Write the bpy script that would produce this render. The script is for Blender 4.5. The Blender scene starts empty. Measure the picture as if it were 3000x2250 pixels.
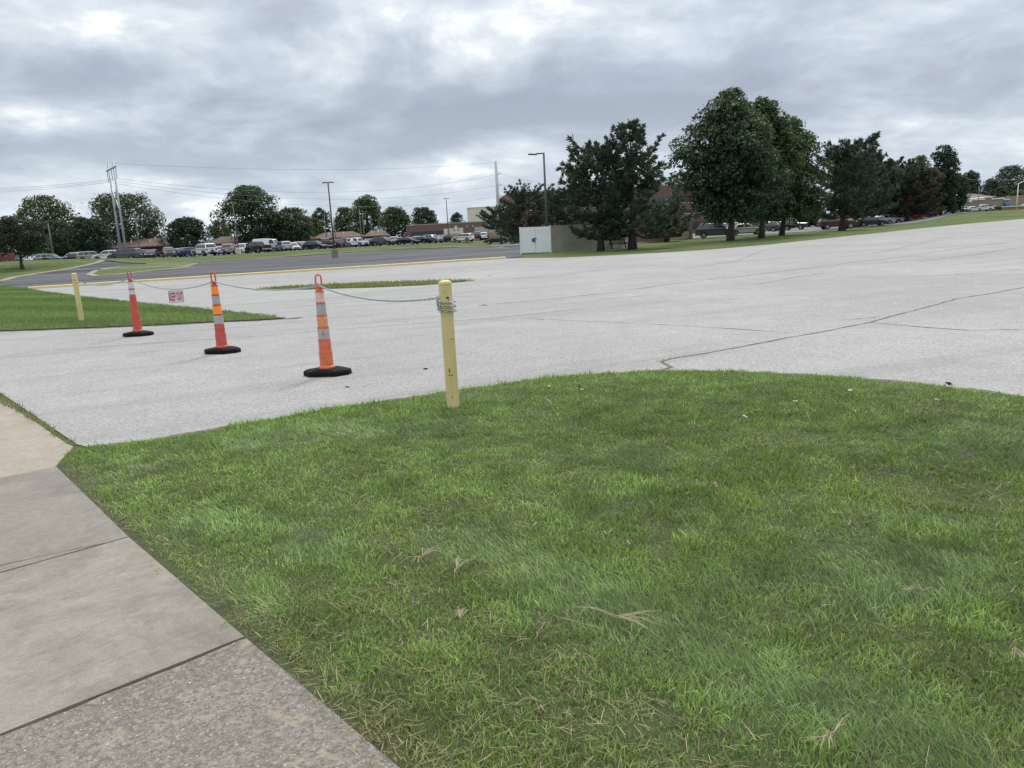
import bpy, bmesh, math, random
import numpy as np
from mathutils import Vector, Matrix

S = bpy.context.scene
COL = S.collection
R = math.radians
random.seed(7)
RNG = np.random.default_rng(11)

# ------------------------------------------------------------------ camera
FPX, CAM_H = 2200.0, 1.5
PITCH, ROLL = math.atan(434.5 / FPX), R(3.0)
_f = Vector((0, math.cos(PITCH), -math.sin(PITCH)))
_r0, _u0 = Vector((1, 0, 0)), Vector((0, math.sin(PITCH), math.cos(PITCH)))
_r = _r0 * math.cos(ROLL) - _u0 * math.sin(ROLL)
_u = _u0 * math.cos(ROLL) + _r0 * math.sin(ROLL)
cam_d = bpy.data.cameras.new("camera")
cam = bpy.data.objects.new("camera", cam_d)
COL.objects.link(cam)
cam_d.sensor_width = 36.0
cam_d.lens = 36.0 * FPX / 3000.0
cam_d.clip_start, cam_d.clip_end = 0.05, 6000.0
cam.matrix_world = Matrix(((_r.x, _u.x, -_f.x, 0), (_r.y, _u.y, -_f.y, 0), (_r.z, _u.z, -_f.z, CAM_H), (0, 0, 0, 1)))
S.camera = cam

# ------------------------------------------------------------------ light
SUN_EL, SUN_AZ = 48.0, 20.0          # degrees; azimuth from +Y towards +X
EXPOSURE = 0.42
S.view_settings.view_transform = 'Standard'
S.view_settings.look = 'None'
S.view_settings.exposure = EXPOSURE
S.view_settings.gamma = 1.0
S.view_settings.use_curve_mapping = False
sun_d = bpy.data.lights.new("sun", 'SUN')
sun_d.energy = 1.5
sun_d.angle = R(11)
sun_d.color = (1.0, 0.94, 0.84)
sun = bpy.data.objects.new("sun", sun_d)
COL.objects.link(sun)
_sd = Vector((math.sin(R(SUN_AZ)) * math.cos(R(SUN_EL)), math.cos(R(SUN_AZ)) * math.cos(R(SUN_EL)), math.sin(R(SUN_EL))))
sun.rotation_euler = _sd.to_track_quat('Z', 'Y').to_euler()


def pix(px, py):
    return _f + _r * ((px - 1500) / FPX) + _u * ((1125 - py) / FPX)


# ------------------------------------------------------------------ world: cloudy sky
class NB:
    """small node-tree builder"""
    def __init__(self, nt):
        self.nt = nt

    def n(self, t, **kw):
        o = self.nt.nodes.new(t)
        for k, v in kw.items():
            setattr(o, k, v)
        return o

    def link(self, a, b):
        self.nt.links.new(a, b)

    def put(self, sock, v):
        if isinstance(v, bpy.types.NodeSocket):
            self.link(v, sock)
        else:
            sock.default_value = v

    def m(self, op, a, b=0.0, c=0.0, clamp=False):
        o = self.n('ShaderNodeMath', operation=op, use_clamp=clamp)
        self.put(o.inputs[0], a); self.put(o.inputs[1], b); self.put(o.inputs[2], c)
        return o.outputs[0]

    def noise(self, vec, scale, detail=4, rough=0.5, dist=0.0, dim='3D'):
        o = self.n('ShaderNodeTexNoise', noise_dimensions=dim)
        if vec is not None:
            self.link(vec, o.inputs['Vector'])
        o.inputs['Scale'].default_value = scale
        o.inputs['Detail'].default_value = detail
        o.inputs['Roughness'].default_value = rough
        o.inputs['Distortion'].default_value = dist
        return o.outputs['Fac']

    def ramp(self, fac, stops, interp='LINEAR'):
        o = self.n('ShaderNodeValToRGB')
        e = o.color_ramp.elements
        o.color_ramp.interpolation = interp
        while len(e) < len(stops):
            e.new(0.5)
        for el, (p, c) in zip(e, stops):
            el.position = p
            el.color = (c[0], c[1], c[2], 1) if hasattr(c, '__len__') else (c, c, c, 1)
        self.link(fac, o.inputs[0])
        return o.outputs[0]

    def streak(self, co, ang, sx, sy):
        a = self.n('ShaderNodeMapping'); self.link(co, a.inputs[0]); a.inputs['Rotation'].default_value = (0, 0, -R(ang))
        c = self.n('ShaderNodeMapping'); self.link(a.outputs[0], c.inputs[0]); c.inputs['Scale'].default_value = (sx, sy, 1)
        return c.outputs[0]

    def mix(self, fac, a, b, mode='MIX'):
        o = self.n('ShaderNodeMix', data_type='RGBA', blend_type=mode)
        self.put(o.inputs[0], fac)
        for s, v in ((o.inputs[6], a), (o.inputs[7], b)):
            if isinstance(v, bpy.types.NodeSocket):
                self.link(v, s)
            else:
                s.default_value = (v[0], v[1], v[2], 1)
        return o.outputs[2]


world = bpy.data.worlds.new("World")
S.world = world
world.use_nodes = True
wt = world.node_tree
wt.nodes.clear()
b = NB(wt)
tc = b.n('ShaderNodeTexCoord').outputs['Generated']
sep = b.n('ShaderNodeSeparateXYZ'); b.link(tc, sep.inputs[0])
dx, dy, dz = sep.outputs
az = b.m('ARCTAN2', dx, dy)
el = b.m('ARCSINE', dz)
zz = b.m('ADD', b.m('MAXIMUM', dz, 0.0), 0.26)
cmb = b.n('ShaderNodeCombineXYZ')
b.link(b.m('DIVIDE', dx, zz), cmb.inputs[0]); b.link(b.m('DIVIDE', dy, zz), cmb.inputs[1])
cmb.inputs[2].default_value = 9.1
cp = cmb.outputs[0]
n_big = b.noise(cp, 0.75, 3, 0.5, 0.4)
n_mid = b.noise(cp, 2.3, 7, 0.57, 0.3)
n_fine = b.noise(cp, 5.0, 5, 0.55, 0.2)
lum = b.m('ADD', b.m('MULTIPLY', b.m('SUBTRACT', n_big, 0.5), 1.15),
          b.m('ADD', b.m('MULTIPLY', b.m('SUBTRACT', n_mid, 0.5), 1.95), b.m('MULTIPLY', b.m('SUBTRACT', n_fine, 0.5), 0.75)))
lum = b.m('ADD', lum, 0.50)


def blob(px, py, sx, sy, amp):
    d = pix(px, py).normalized()
    a0, e0 = math.atan2(d.x, d.y), math.asin(d.z)
    u = b.m('MULTIPLY', b.m('SUBTRACT', az, a0), FPX / sx)
    v = b.m('MULTIPLY', b.m('SUBTRACT', el, e0), FPX / sy)
    q = b.m('ADD', b.m('MULTIPLY', u, u), b.m('MULTIPLY', v, v))
    return b.m('MULTIPLY', b.m('EXPONENT', b.m('MULTIPLY', q, -1.0)), amp)


for bl in [(1130, 160, 380, 90, .10), (1420, 210, 110, 50, .06), (100, 90, 300, 80, .42), (200, 335, 380, 60, .28),
           (640, 60, 300, 90, -.20), (300, 180, 500, 60, -.16), (1150, 360, 620, 90, -.38), (400, 460, 600, 70, -.20),
           (1800, 250, 330, 90, -.26), (2050, 170, 120, 40, .25), (2500, 250, 500, 110, -.12), (2750, 70, 300, 60, .22),
           (1900, 60, 500, 80, -.05), (1300, 480, 300, 40, .16), (2000, 450, 900, 60, .10), (600, 620, 1200, 90, .14)]:
    lum = b.m('ADD', lum, blob(*bl))
cloud = b.ramp(lum, [(0.0, (.300, .340, .410)), (0.3, (.360, .402, .475)), (0.55, (.460, .512, .580)), (0.78, (.60, .645, .69)), (1.0, (.90, .91, .905))])
horiz = b.m('SUBTRACT', 1.0, b.m('MULTIPLY', el, 1 / 0.16), clamp=True)
cloud = b.mix(b.m('MULTIPLY', horiz, 0.6), cloud, (.47, .54, .615))
up = b.m('MULTIPLY', b.m('SUBTRACT', el, 0.24), 1 / 0.9, clamp=True)
cloud_s = b.m('ADD', 1.0, b.m('MULTIPLY', up, 1.6))
cloud = b.mix(b.m('MULTIPLY', up, 0.8), cloud, (.60, .60, .595))
bg1 = b.n('ShaderNodeBackground'); b.link(cloud, bg1.inputs[0]); b.link(cloud_s, bg1.inputs[1])
sky = b.n('ShaderNodeTexSky', sky_type='NISHITA')
sky.sun_disc = False
sky.sun_elevation = R(SUN_EL)
sky.sun_rotation = R(SUN_AZ)
bg2 = b.n('ShaderNodeBackground'); b.link(sky.outputs[0], bg2.inputs[0]); bg2.inputs[1].default_value = 0.07
gap = b.noise(cp, 0.9, 4, 0.5, 0.2)
gapf = b.m('MULTIPLY', b.m('SUBTRACT', gap, 0.55), 2.2, clamp=True)
gapf = b.m('MULTIPLY', b.m('MINIMUM', b.m('ADD', gapf, 0.06), 0.35), b.m('MULTIPLY', b.m('ADD', el, -0.02), 6.0, clamp=True))
mx = b.n('ShaderNodeMixShader'); b.link(gapf, mx.inputs[0]); b.link(bg1.outputs[0], mx.inputs[1]); b.link(bg2.outputs[0], mx.inputs[2])
wo = b.n('ShaderNodeOutputWorld'); b.link(mx.outputs[0], wo.inputs[0])


# ------------------------------------------------------------------ terrain
def sm(t):
    t = np.clip(t, 0, 1)
    return t * t * (3 - 2 * t)


KA, KB = np.array([-39.0, 96.0]), np.array([-12.0, 131.0])
_kd = (KB - KA) / np.linalg.norm(KB - KA)
KN = np.array([-_kd[1], _kd[0]])


def zt(x, y):
    x = np.asarray(x, float); y = np.asarray(y, float)
    s = (x - KA[0]) * KN[0] + (y - KA[1]) * KN[1]
    ang = x / np.maximum(np.abs(y), 20)
    left = sm((0.10 - ang) / 0.12)
    z = left * (0.15 * sm((y - 58) / 35) + 0.65 * sm((s - 1.0) / 12.0))
    z = z + 0.80 * np.exp(-((x + 60) / 20) ** 2 - ((y - 92) / 13) ** 2)
    z = z + 1.35 * sm((y - 95) / 55) * sm((ang - 0.5) / 0.1)
    return z


def zs(x, y):
    return float(zt(x, y))


def GT(px, py):
    """where the sight line of a photo pixel meets the ground"""
    d = pix(px, py)
    prev = 0.5
    for t in np.concatenate([np.arange(1, 60, .5), np.arange(60, 420, 1.0)]):
        p = Vector((0, 0, CAM_H)) + d * float(t)
        if p.z <= zs(p.x, p.y):
            lo, hi = prev, float(t)
            for _ in range(30):
                mid = (lo + hi) / 2
                q = Vector((0, 0, CAM_H)) + d * mid
                if q.z <= zs(q.x, q.y): hi = mid
                else: lo = mid
            q = Vector((0, 0, CAM_H)) + d * hi
            return Vector((q.x, q.y, zs(q.x, q.y)))
        prev = float(t)
    q = Vector((0, 0, CAM_H)) + d * 420.0
    return Vector((q.x, q.y, zs(q.x, q.y)))


def AT(px, py, Y):
    d = pix(px, py)
    return Vector((0, 0, CAM_H)) + d * (Y / d.y)


# ------------------------------------------------------------------ materials
MATS = {}


def mat(name, col, rough=0.7, var=0.0, scale=8.0, bump=0.0, metal=0.0, coat=0.0, spec=0.5, col2=None, detail=5):
    if name in MATS:
        return MATS[name]
    m = bpy.data.materials.new(name)
    m.use_nodes = True
    nt = m.node_tree
    k = NB(nt)
    p = nt.nodes['Principled BSDF']
    p.inputs['Roughness'].default_value = rough
    p.inputs['Metallic'].default_value = metal
    p.inputs['Specular IOR Level'].default_value = spec
    p.inputs['Coat Weight'].default_value = coat
    p.inputs['Coat Roughness'].default_value = 0.08
    if var or col2 or bump:
        co = k.n('ShaderNodeTexCoord').outputs['Object']
        f1 = k.noise(co, scale, detail, 0.6)
        c2 = col2 if col2 else tuple(max(0, c * (1 - var)) for c in col)
        c1 = col if col2 else tuple(c * (1 + var) for c in col)
        k.link(k.ramp(f1, [(0.32, c2), (0.68, c1)]), p.inputs['Base Color'])
        if bump:
            bp = k.n('ShaderNodeBump'); bp.inputs['Strength'].default_value = bump
            bp.inputs['Distance'].default_value = 0.01
            k.link(k.noise(co, scale * 6, 4, 0.6), bp.inputs['Height'])
            k.link(bp.outputs[0], p.inputs['Normal'])
    else:
        p.inputs['Base Color'].default_value = (*col, 1)
    MATS[name] = m
    return m


def tree_mat(name, transl=0.25, rough=0.6):
    m = bpy.data.materials.new(name)
    m.use_nodes = True
    nt = m.node_tree
    k = NB(nt)
    p = nt.nodes['Principled BSDF']
    p.inputs['Roughness'].default_value = rough
    p.inputs['Specular IOR Level'].default_value = 0.3
    a = k.n('ShaderNodeAttribute', attribute_name='Col').outputs['Color']
    k.link(a, p.inputs['Base Color'])
    t = k.n('ShaderNodeBsdfTranslucent'); k.link(k.mix(0.5, a, (.12, .2, .02)), t.inputs[0])
    x = k.n('ShaderNodeMixShader'); x.inputs[0].default_value = transl
    k.link(p.outputs[0], x.inputs[1]); k.link(t.outputs[0], x.inputs[2])
    k.link(x.outputs[0], nt.nodes['Material Output'].inputs[0])
    return m


M_LEAF = tree_mat('tree_leaves', 0.22)
M_NEEDLE = tree_mat('pine_needles', 0.08)
M_BLADE = tree_mat('grass_blades', 0.42, 0.5)
M_BARK = mat('bark', (.075, .060, .050), .9, .35, 6, .6)
M_PINEBARK = mat('pine_bark', (.060, .048, .042), .9, .35, 5, .6)


def mat_lot():
    m = bpy.data.materials.new('weathered_concrete')
    m.use_nodes = True
    nt = m.node_tree; k = NB(nt); p = nt.nodes['Principled BSDF']
    co = k.n('ShaderNodeTexCoord').outputs['Object']
    big = k.noise(co, 0.18, 5, 0.6, 0.4)
    med = k.noise(co, 1.6, 6, 0.65, 0.3)
    fin = k.noise(co, 70, 3, 0.7)
    grit = k.noise(co, 26, 4, 0.75)
    c = k.ramp(med, [(0.25, (.292, .290, .281)), (0.75, (.372, .370, .359))])
    c = k.mix(k.m('MULTIPLY', k.ramp(big, [(0.35, 0.0), (0.62, 1.0)]), 0.5), c, (.235, .233, .226))
    c = k.mix(1.0, c, k.ramp(fin, [(0.28, (.60, .60, .60)), (0.5, (1, 1, 1)), (0.74, (1.32, 1.33, 1.34))]), 'MULTIPLY')
    c = k.mix(1.0, c, k.ramp(grit, [(0.30, (.70, .70, .70)), (0.5, (1, 1, 1)), (0.72, (1.22, 1.22, 1.23))]), 'MULTIPLY')
    # dark gravelly worn patches and long faint tyre-wear streaks
    st = k.noise(k.streak(co, 24, 0.10, 1.1), 1.0, 5, 0.6)
    c = k.mix(k.m('MULTIPLY', k.ramp(st, [(0.52, 0.0), (0.72, 1.0)]), 0.5), c, (.185, .185, .180))
    sp = k.noise(co, 0.7, 6, 0.7, 0.8)
    c = k.mix(k.m('MULTIPLY', k.ramp(sp, [(0.62, 0.0), (0.74, 1.0)]), 0.5), c, (.15, .15, .147))
    vo = k.n('ShaderNodeTexVoronoi'); k.link(co, vo.inputs['Vector']); vo.inputs['Scale'].default_value = 55
    c = k.mix(k.m('MULTIPLY', k.m('LESS_THAN', vo.outputs['Distance'], 0.17), 0.5), c, (.44, .44, .44))
    k.link(c, p.inputs['Base Color'])
    p.inputs['Roughness'].default_value = 0.9
    p.inputs['Specular IOR Level'].default_value = 0.25
    bp = k.n('ShaderNodeBump'); bp.inputs['Strength'].default_value = 0.5; bp.inputs['Distance'].default_value = 0.006
    k.link(k.m('ADD', fin, grit), bp.inputs['Height']); k.link(bp.outputs[0], p.inputs['Normal'])
    return m


def mat_slab(name, c0, c1, agg, stain):
    m = bpy.data.materials.new(name)
    m.use_nodes = True
    nt = m.node_tree; k = NB(nt); p = nt.nodes['Principled BSDF']
    co = k.n('ShaderNodeTexCoord').outputs['Object']
    med = k.noise(co, 3.2, 6, 0.68, 0.2)
    fin = k.noise(co, 160, 3, 0.7)
    c = k.ramp(med, [(0.3, c0), (0.7, c1)])
    bro = k.noise(k.streak(co, 42, 2.2, 14), 4.0, 4, 0.6)
    c = k.mix(1.0, c, k.ramp(bro, [(0.3, (.90, .90, .90)), (0.7, (1.08, 1.08, 1.08))]), 'MULTIPLY')
    c = k.mix(1.0, c, k.ramp(fin, [(0.3, (.80, .80, .80)), (0.7, (1.16, 1.16, 1.16))]), 'MULTIPLY')
    st = k.noise(co, 1.35, 6, 0.72, 0.4)
    c = k.mix(k.m('MULTIPLY', k.ramp(st, [(0.47, 0.0), (0.66, 1.0)]), stain), c, tuple(x * .52 for x in c0))
    blot = k.noise(co, 26, 5, 0.7)
    c = k.mix(1.0, c, k.ramp(blot, [(0.3, (.86, .86, .86)), (0.7, (1.10, 1.10, 1.10))]), 'MULTIPLY')
    h = k.m('ADD', fin, bro)
    if agg:
        gr = k.noise(co, 95, 3, 0.62, 0.35); gr2 = k.noise(co, 43, 4, 0.7, 0.3)
        c = k.mix(k.ramp(gr, [(0.36, 1.0), (0.44, 0.0)]), c, (.095, .083, .072))
        c = k.mix(k.ramp(gr2, [(0.40, .8), (0.50, 0.0)]), c, (.135, .115, .098))
        c = k.mix(k.ramp(gr2, [(0.56, 0.0), (0.63, .8)]), c, (.27, .25, .225))
        c = k.mix(k.ramp(gr, [(0.615, 0.0), (0.66, 1.0)]), c, (.36, .34, .31))
        c = k.mix(k.ramp(gr, [(0.685, 0.0), (0.71, 1.0)]), c, (.60, .59, .56))
        peb = gr
        pa = k.noise(co, 15.0, 6, 0.66, 0.3)
        pm = k.noise(co, 1.3, 2, 0.5)
        f = k.m('MULTIPLY', k.ramp(pa, [(0.575, 0.0), (0.61, 1.0)]), k.ramp(pm, [(0.45, 0.0), (0.55, 1.0)]))
        c = k.mix(k.m('MULTIPLY', f, 0.5), c, (.35, .295, .22))
        h = k.m('ADD', k.m('MULTIPLY', peb, 1.5), fin)
    k.link(c, p.inputs['Base Color'])
    p.inputs['Roughness'].default_value = 0.9
    p.inputs['Specular IOR Level'].default_value = 0.25
    bp = k.n('ShaderNodeBump'); bp.inputs['Strength'].default_value = 0.6; bp.inputs['Distance'].default_value = 0.004
    k.link(h, bp.inputs['Height']); k.link(bp.outputs[0], p.inputs['Normal'])
    return m


def mat_asphalt(name, c0, c1, streak):
    m = bpy.data.materials.new(name)
    m.use_nodes = True
    nt = m.node_tree; k = NB(nt); p = nt.nodes['Principled BSDF']
    co = k.n('ShaderNodeTexCoord').outputs['Object']
    st = k.noise(k.streak(co, 20, 0.028, 0.26), 1.6, 5, 0.55, 0.3)
    pa = k.noise(co, 0.35, 6, 0.65, 0.4)
    c = k.mix(k.m('MULTIPLY', k.ramp(st, [(0.40, 0.0), (0.60, 1.0)]), streak), c0, c1)
    c = k.mix(1.0, c, k.ramp(pa, [(0.3, (.78, .78, .78)), (0.7, (1.22, 1.22, 1.22))]), 'MULTIPLY')
    k.link(c, p.inputs['Base Color'])
    p.inputs['Roughness'].default_value = 0.8
    p.inputs['Specular IOR Level'].default_value = 0.3
    return m


def mat_turf(name, cols, stripe=0.0, srot=0.0, sfreq=1.0):
    m = bpy.data.materials.new(name)
    m.use_nodes = True
    nt = m.node_tree; k = NB(nt); p = nt.nodes['Principled BSDF']
    co = k.n('ShaderNodeTexCoord').outputs['Object']
    a = k.noise(co, 0.16, 6, 0.62, 0.3)
    f = k.noise(co, 2.6, 6, 0.7)
    c = k.ramp(a, [(0.30, cols[0]), (0.5, cols[1]), (0.72, cols[2])])
    c = k.mix(1.0, c, k.ramp(f, [(0.28, (.66, .66, .66)), (0.72, (1.3, 1.3, 1.3))]), 'MULTIPLY')
    if stripe:
        c = k.mix(stripe, c, k.ramp(k.noise(k.streak(co, srot, .05, sfreq), 1.0, 2, 0.5), [(0.4, (.35, .35, .35)), (0.6, (1.25, 1.25, 1.25))]), 'MULTIPLY')
    k.link(c, p.inputs['Base Color'])
    p.inputs['Roughness'].default_value = 1.0
    p.inputs['Specular IOR Level'].default_value = 0.1
    bp = k.n('ShaderNodeBump'); bp.inputs['Strength'].default_value = 0.7; bp.inputs['Distance'].default_value = 0.04
    k.link(k.noise(co, 9, 4, 0.7), bp.inputs['Height']); k.link(bp.outputs[0], p.inputs['Normal'])
    return m


M_LOT = mat_lot()
M_ASPH = mat_asphalt('sealed_asphalt', (.022, .024, .030), (.100, .102, .109), 0.95)
M_ASPH2 = mat_asphalt('grey_asphalt', (.095, .099, .108), (.165, .169, .178), 0.8)
M_TURF = mat_turf('mown_turf', [(.076, .108, .038), (.102, .138, .050), (.134, .165, .066)], 0.35, 18, 0.8)
M_KERB = mat('kerb_concrete', (.25, .225, .18), .9, .18, 3, .3)
M_YELLOW_KERB = mat('worn_yellow_paint', (.68, .55, .29), .8, 0, 4, .3, col2=(.58, .45, .24))
M_CRACK = mat('crack_dirt', (.13, .12, .10), 1, .4, 9, 0)
M_SOIL = mat('lawn_soil', (.060, .080, .028), 1, .35, 9, .8, col2=(.050, .052, .026))
M_STEEL = mat('galvanised_steel', (.36, .40, .42), .5, .12, 5, metal=.4)
M_DARKPOLE = mat('bronze_pole', (.080, .074, .070), .5, .15, 4, metal=.2)
M_WOODPOLE = mat('weathered_wood', (.165, .145, .125), .9, .25, 5, .3)
M_WHITE = mat('white_paint', (.72, .73, .72), .5, .04, 3)
M_BLACKRUB = mat('black_rubber', (.0065, .0065, .0075), .8, .3, 12, .3, spec=.18)


# ------------------------------------------------------------------ mesh helpers
class MB:
    def __init__(self):
        self.v, self.f = [], []

    def add(self, vs, fs):
        o = len(self.v)
        self.v += [tuple(p) for p in vs]
        self.f += [tuple(i + o for i in q) for q in fs]
        return self

    def box(self, c, s, rot=None):
        hx, hy, hz = s[0] / 2, s[1] / 2, s[2] / 2
        vs = [Vector((x, y, z)) for x in (-hx, hx) for y in (-hy, hy) for z in (-hz, hz)]
        if rot is not None:
            vs = [rot @ p for p in vs]
        c = Vector(c)
        return self.add([p + c for p in vs], [(0, 1, 3, 2), (4, 6, 7, 5), (0, 4, 5, 1), (2, 3, 7, 6), (0, 2, 6, 4), (1, 5, 7, 3)])

    def path(self, pts, rad, n=8, caps=True):
        pts = [Vector(p) for p in pts]
        if not hasattr(rad, '__len__'):
            rad = [rad] * len(pts)
        rings, vs, fs = [], [], []
        ref = None
        for i, p in enumerate(pts):
            t = (pts[min(i + 1, len(pts) - 1)] - pts[max(i - 1, 0)])
            t = t.normalized() if t.length > 1e-9 else Vector((0, 0, 1))
            if ref is None:
                ref = Vector((1, 0, 0)) if abs(t.x) < .8 else Vector((0, 1, 0))
            a = (ref - t * ref.dot(t)).normalized()
            ref = a
            c = t.cross(a)
            for j in range(n):
                g = 2 * math.pi * j / n
                vs.append(p + (a * math.cos(g) + c * math.sin(g)) * rad[i])
        for i in range(len(pts) - 1):
            for j in range(n):
                k = (j + 1) % n
                fs.append((i * n + j, i * n + k, (i + 1) * n + k, (i + 1) * n + j))
        if caps:
            fs.append(tuple(reversed(range(n)))); fs.append(tuple((len(pts) - 1) * n + j for j in range(n)))
        return self.add(vs, fs)

    def lathe(self, prof, n=24, c=(0, 0, 0)):
        c = Vector(c); vs, fs = [], []
        for r, z in prof:
            for j in range(n):
                g = 2 * math.pi * j / n
                vs.append(c + Vector((r * math.cos(g), r * math.sin(g), z)))
        for i in range(len(prof) - 1):
            for j in range(n):
                k = (j + 1) % n
                fs.append((i * n + j, i * n + k, (i + 1) * n + k, (i + 1) * n + j))
        fs.append(tuple(reversed(range(n)))); fs.append(tuple((len(prof) - 1) * n + j for j in range(n)))
        return self.add(vs, fs)

    def prism(self, poly, z0, z1):
        n = len(poly)
        vs = [(x, y, z0) for x, y in poly] + [(x, y, z1) for x, y in poly]
        fs = [tuple(reversed(range(n))), tuple(range(n, 2 * n))] + [(i, (i + 1) % n, n + (i + 1) % n, n + i) for i in range(n)]
        return self.add(vs, fs)

    def quad(self, a, b_, c, d):
        return self.add([a, b_, c, d], [(0, 1, 2, 3)])

    def mesh(self, name, m=None, smooth=False, bevel=0.0):
        me = bpy.data.meshes.new(name)
        me.from_pydata(self.v, [], self.f)
        bm = bmesh.new(); bm.from_mesh(me)
        bmesh.ops.recalc_face_normals(bm, faces=bm.faces)
        if bevel:
            es = [e for e in bm.edges if len(e.link_faces) == 2 and e.calc_face_angle(0) > 0.6]
            bmesh.ops.bevel(bm, geom=es, offset=bevel, segments=2, affect='EDGES', profile=0.6)
        bm.to_mesh(me); bm.free()
        if m: me.materials.append(m)
        if smooth:
            me.polygons.foreach_set('use_smooth', [True] * len(me.polygons))
        return me

    def build(self, name, m, parent=None, smooth=False, bevel=0.0):
        return link(name, self.mesh(name, m, smooth, bevel), parent)


def link(name, data, parent=None, loc=None, rz=0.0):
    o = bpy.data.objects.new(name, data)
    COL.objects.link(o)
    if parent is not None: o.parent = parent
    if loc is not None: o.location = loc
    if rz: o.rotation_euler = (0, 0, rz)
    return o


def tag(o, label, cat, group=None, kind=None):
    o['label'] = label; o['category'] = cat
    if group: o['group'] = group
    if kind: o['kind'] = kind
    return o


def thing(name, label, cat, loc=(0, 0, 0), rz=0.0, group=None):
    o = bpy.data.objects.new(name, None)
    COL.objects.link(o)
    o.location = loc; o.rotation_euler = (0, 0, rz)
    o.empty_display_size = 0.3
    return tag(o, label, cat, group)


def smooth_angle(o, ang=35):
    me = o.data
    me.polygons.foreach_set('use_smooth', [True] * len(me.polygons))
    bm = bmesh.new(); bm.from_mesh(me)
    for e in bm.edges:
        e.smooth = not (len(e.link_faces) == 2 and e.calc_face_angle(0) > R(ang))
    bm.to_mesh(me); bm.free()
    return o


def zone(name, poly, off, m, cell=4.0, label=None, cat=None, zf=zt):
    bm = bmesh.new()
    vs = [bm.verts.new((p[0], p[1], 0)) for p in poly]
    bm.faces.new(vs)
    bmesh.ops.triangulate(bm, faces=bm.faces[:])
    if cell:
        xs = [p[0] for p in poly]; ys = [p[1] for p in poly]
        for ax, (lo, hi) in ((0, (min(xs), max(xs))), (1, (min(ys), max(ys)))):
            k = math.ceil(lo / cell) * cell
            while k < hi:
                co = [0, 0, 0]; no = [0, 0, 0]; co[ax] = k; no[ax] = 1
                bmesh.ops.bisect_plane(bm, geom=bm.verts[:] + bm.edges[:] + bm.faces[:], plane_co=co, plane_no=no)
                k += cell
    for v in bm.verts:
        v.co.z = float(zf(v.co.x, v.co.y)) + off
    bmesh.ops.recalc_face_normals(bm, faces=bm.faces)
    if bm.faces[:] and sum(f.normal.z for f in bm.faces) < 0:
        bmesh.ops.reverse_faces(bm, faces=bm.faces)
    me = bpy.data.meshes.new(name); bm.to_mesh(me); bm.free()
    me.materials.append(m)
    o = link(name, me)
    o['kind'] = 'structure'
    if label: tag(o, label, cat)
    return o


def ribbon(mb, pts, w, off, jit=0.0, rnd=random, zf=zt):
    """flat strip along a ground polyline"""
    P = []
    for a, c in zip(pts[:-1], pts[1:]):
        L = math.hypot(c[0] - a[0], c[1] - a[1]); n = max(1, int(L / (0.12 if jit else 2.0)))
        n = min(n, 200)
        for i in range(n):
            P.append((a[0] + (c[0] - a[0]) * i / n, a[1] + (c[1] - a[1]) * i / n))
    P.append(pts[-1][:2])
    vs, fs = [], []
    dn = 0.0
    for i, p in enumerate(P):
        q0, q1 = P[max(0, i - 1)], P[min(len(P) - 1, i + 1)]
        t = Vector((q1[0] - q0[0], q1[1] - q0[1])).normalized()
        n_ = Vector((-t.y, t.x))
        dn = dn * 0.8 + (rnd.uniform(-jit, jit) if jit else 0)
        ww = w * (1 + (rnd.uniform(-.6, .6) if jit else 0)) / 2
        if jit and i in (0, len(P) - 1): ww *= .2
        for s_ in (-1, 1):
            x, y = p[0] + n_.x * (dn + s_ * ww), p[1] + n_.y * (dn + s_ * ww)
            vs.append((x, y, float(zf(x, y)) + off))
        if i: fs.append((2 * i - 2, 2 * i - 1, 2 * i + 1, 2 * i))
    mb.add(vs, fs)


def kerb(name, pts, w, h, m, label, cat='kerb', closed=False, base=-0.05):
    P = [Vector((p[0], p[1])) for p in pts]
    Q = []
    for a, c in zip(P[:-1], P[1:]):
        n = max(1, int((c - a).length / 2.0))
        Q += [a + (c - a) * (i / n) for i in range(n)]
    Q.append(P[-1])
    mb = MB(); vs, fs = [], []
    for i, p in enumerate(Q):
        t = (Q[min(i + 1, len(Q) - 1)] - Q[max(i - 1, 0)]).normalized(); n_ = Vector((-t.y, t.x))
        z = zs(p.x, p.y)
        c = 0.25 * w
        for (o_, zz_) in ((-w / 2, base), (-w / 2, h * .8), (-w / 2 + c * .6, h), (w / 2 - c * .6, h), (w / 2, h * .8), (w / 2, base)):
            vs.append((p.x + n_.x * o_, p.y + n_.y * o_, z + zz_))
        if i:
            for j in range(5):
                fs.append(((i - 1) * 6 + j, (i - 1) * 6 + j + 1, i * 6 + j + 1, i * 6 + j))
    fs += [tuple(range(6)), tuple((len(Q) - 1) * 6 + j for j in range(6))]
    mb.add(vs, fs)
    o = mb.build(name, m)
    o['kind'] = 'structure'
    return tag(o, label, cat)


# ------------------------------------------------------------------ value noise for scatter
_NT = RNG.random((64, 64))


def vnoise(x, y, s, ox=0.0):
    x = np.asarray(x) * s + 100.3 + ox; y = np.asarray(y) * s + 57.7 + ox * 1.7
    xi = np.floor(x).astype(int); yi = np.floor(y).astype(int); fx = x - xi; fy = y - yi
    fx = fx * fx * (3 - 2 * fx); fy = fy * fy * (3 - 2 * fy)
    g = lambda i, j: _NT[i % 64, j % 64]
    return (g(xi, yi) * (1 - fx) + g(xi + 1, yi) * fx) * (1 - fy) + (g(xi, yi + 1) * (1 - fx) + g(xi + 1, yi + 1) * fx) * fy


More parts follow.
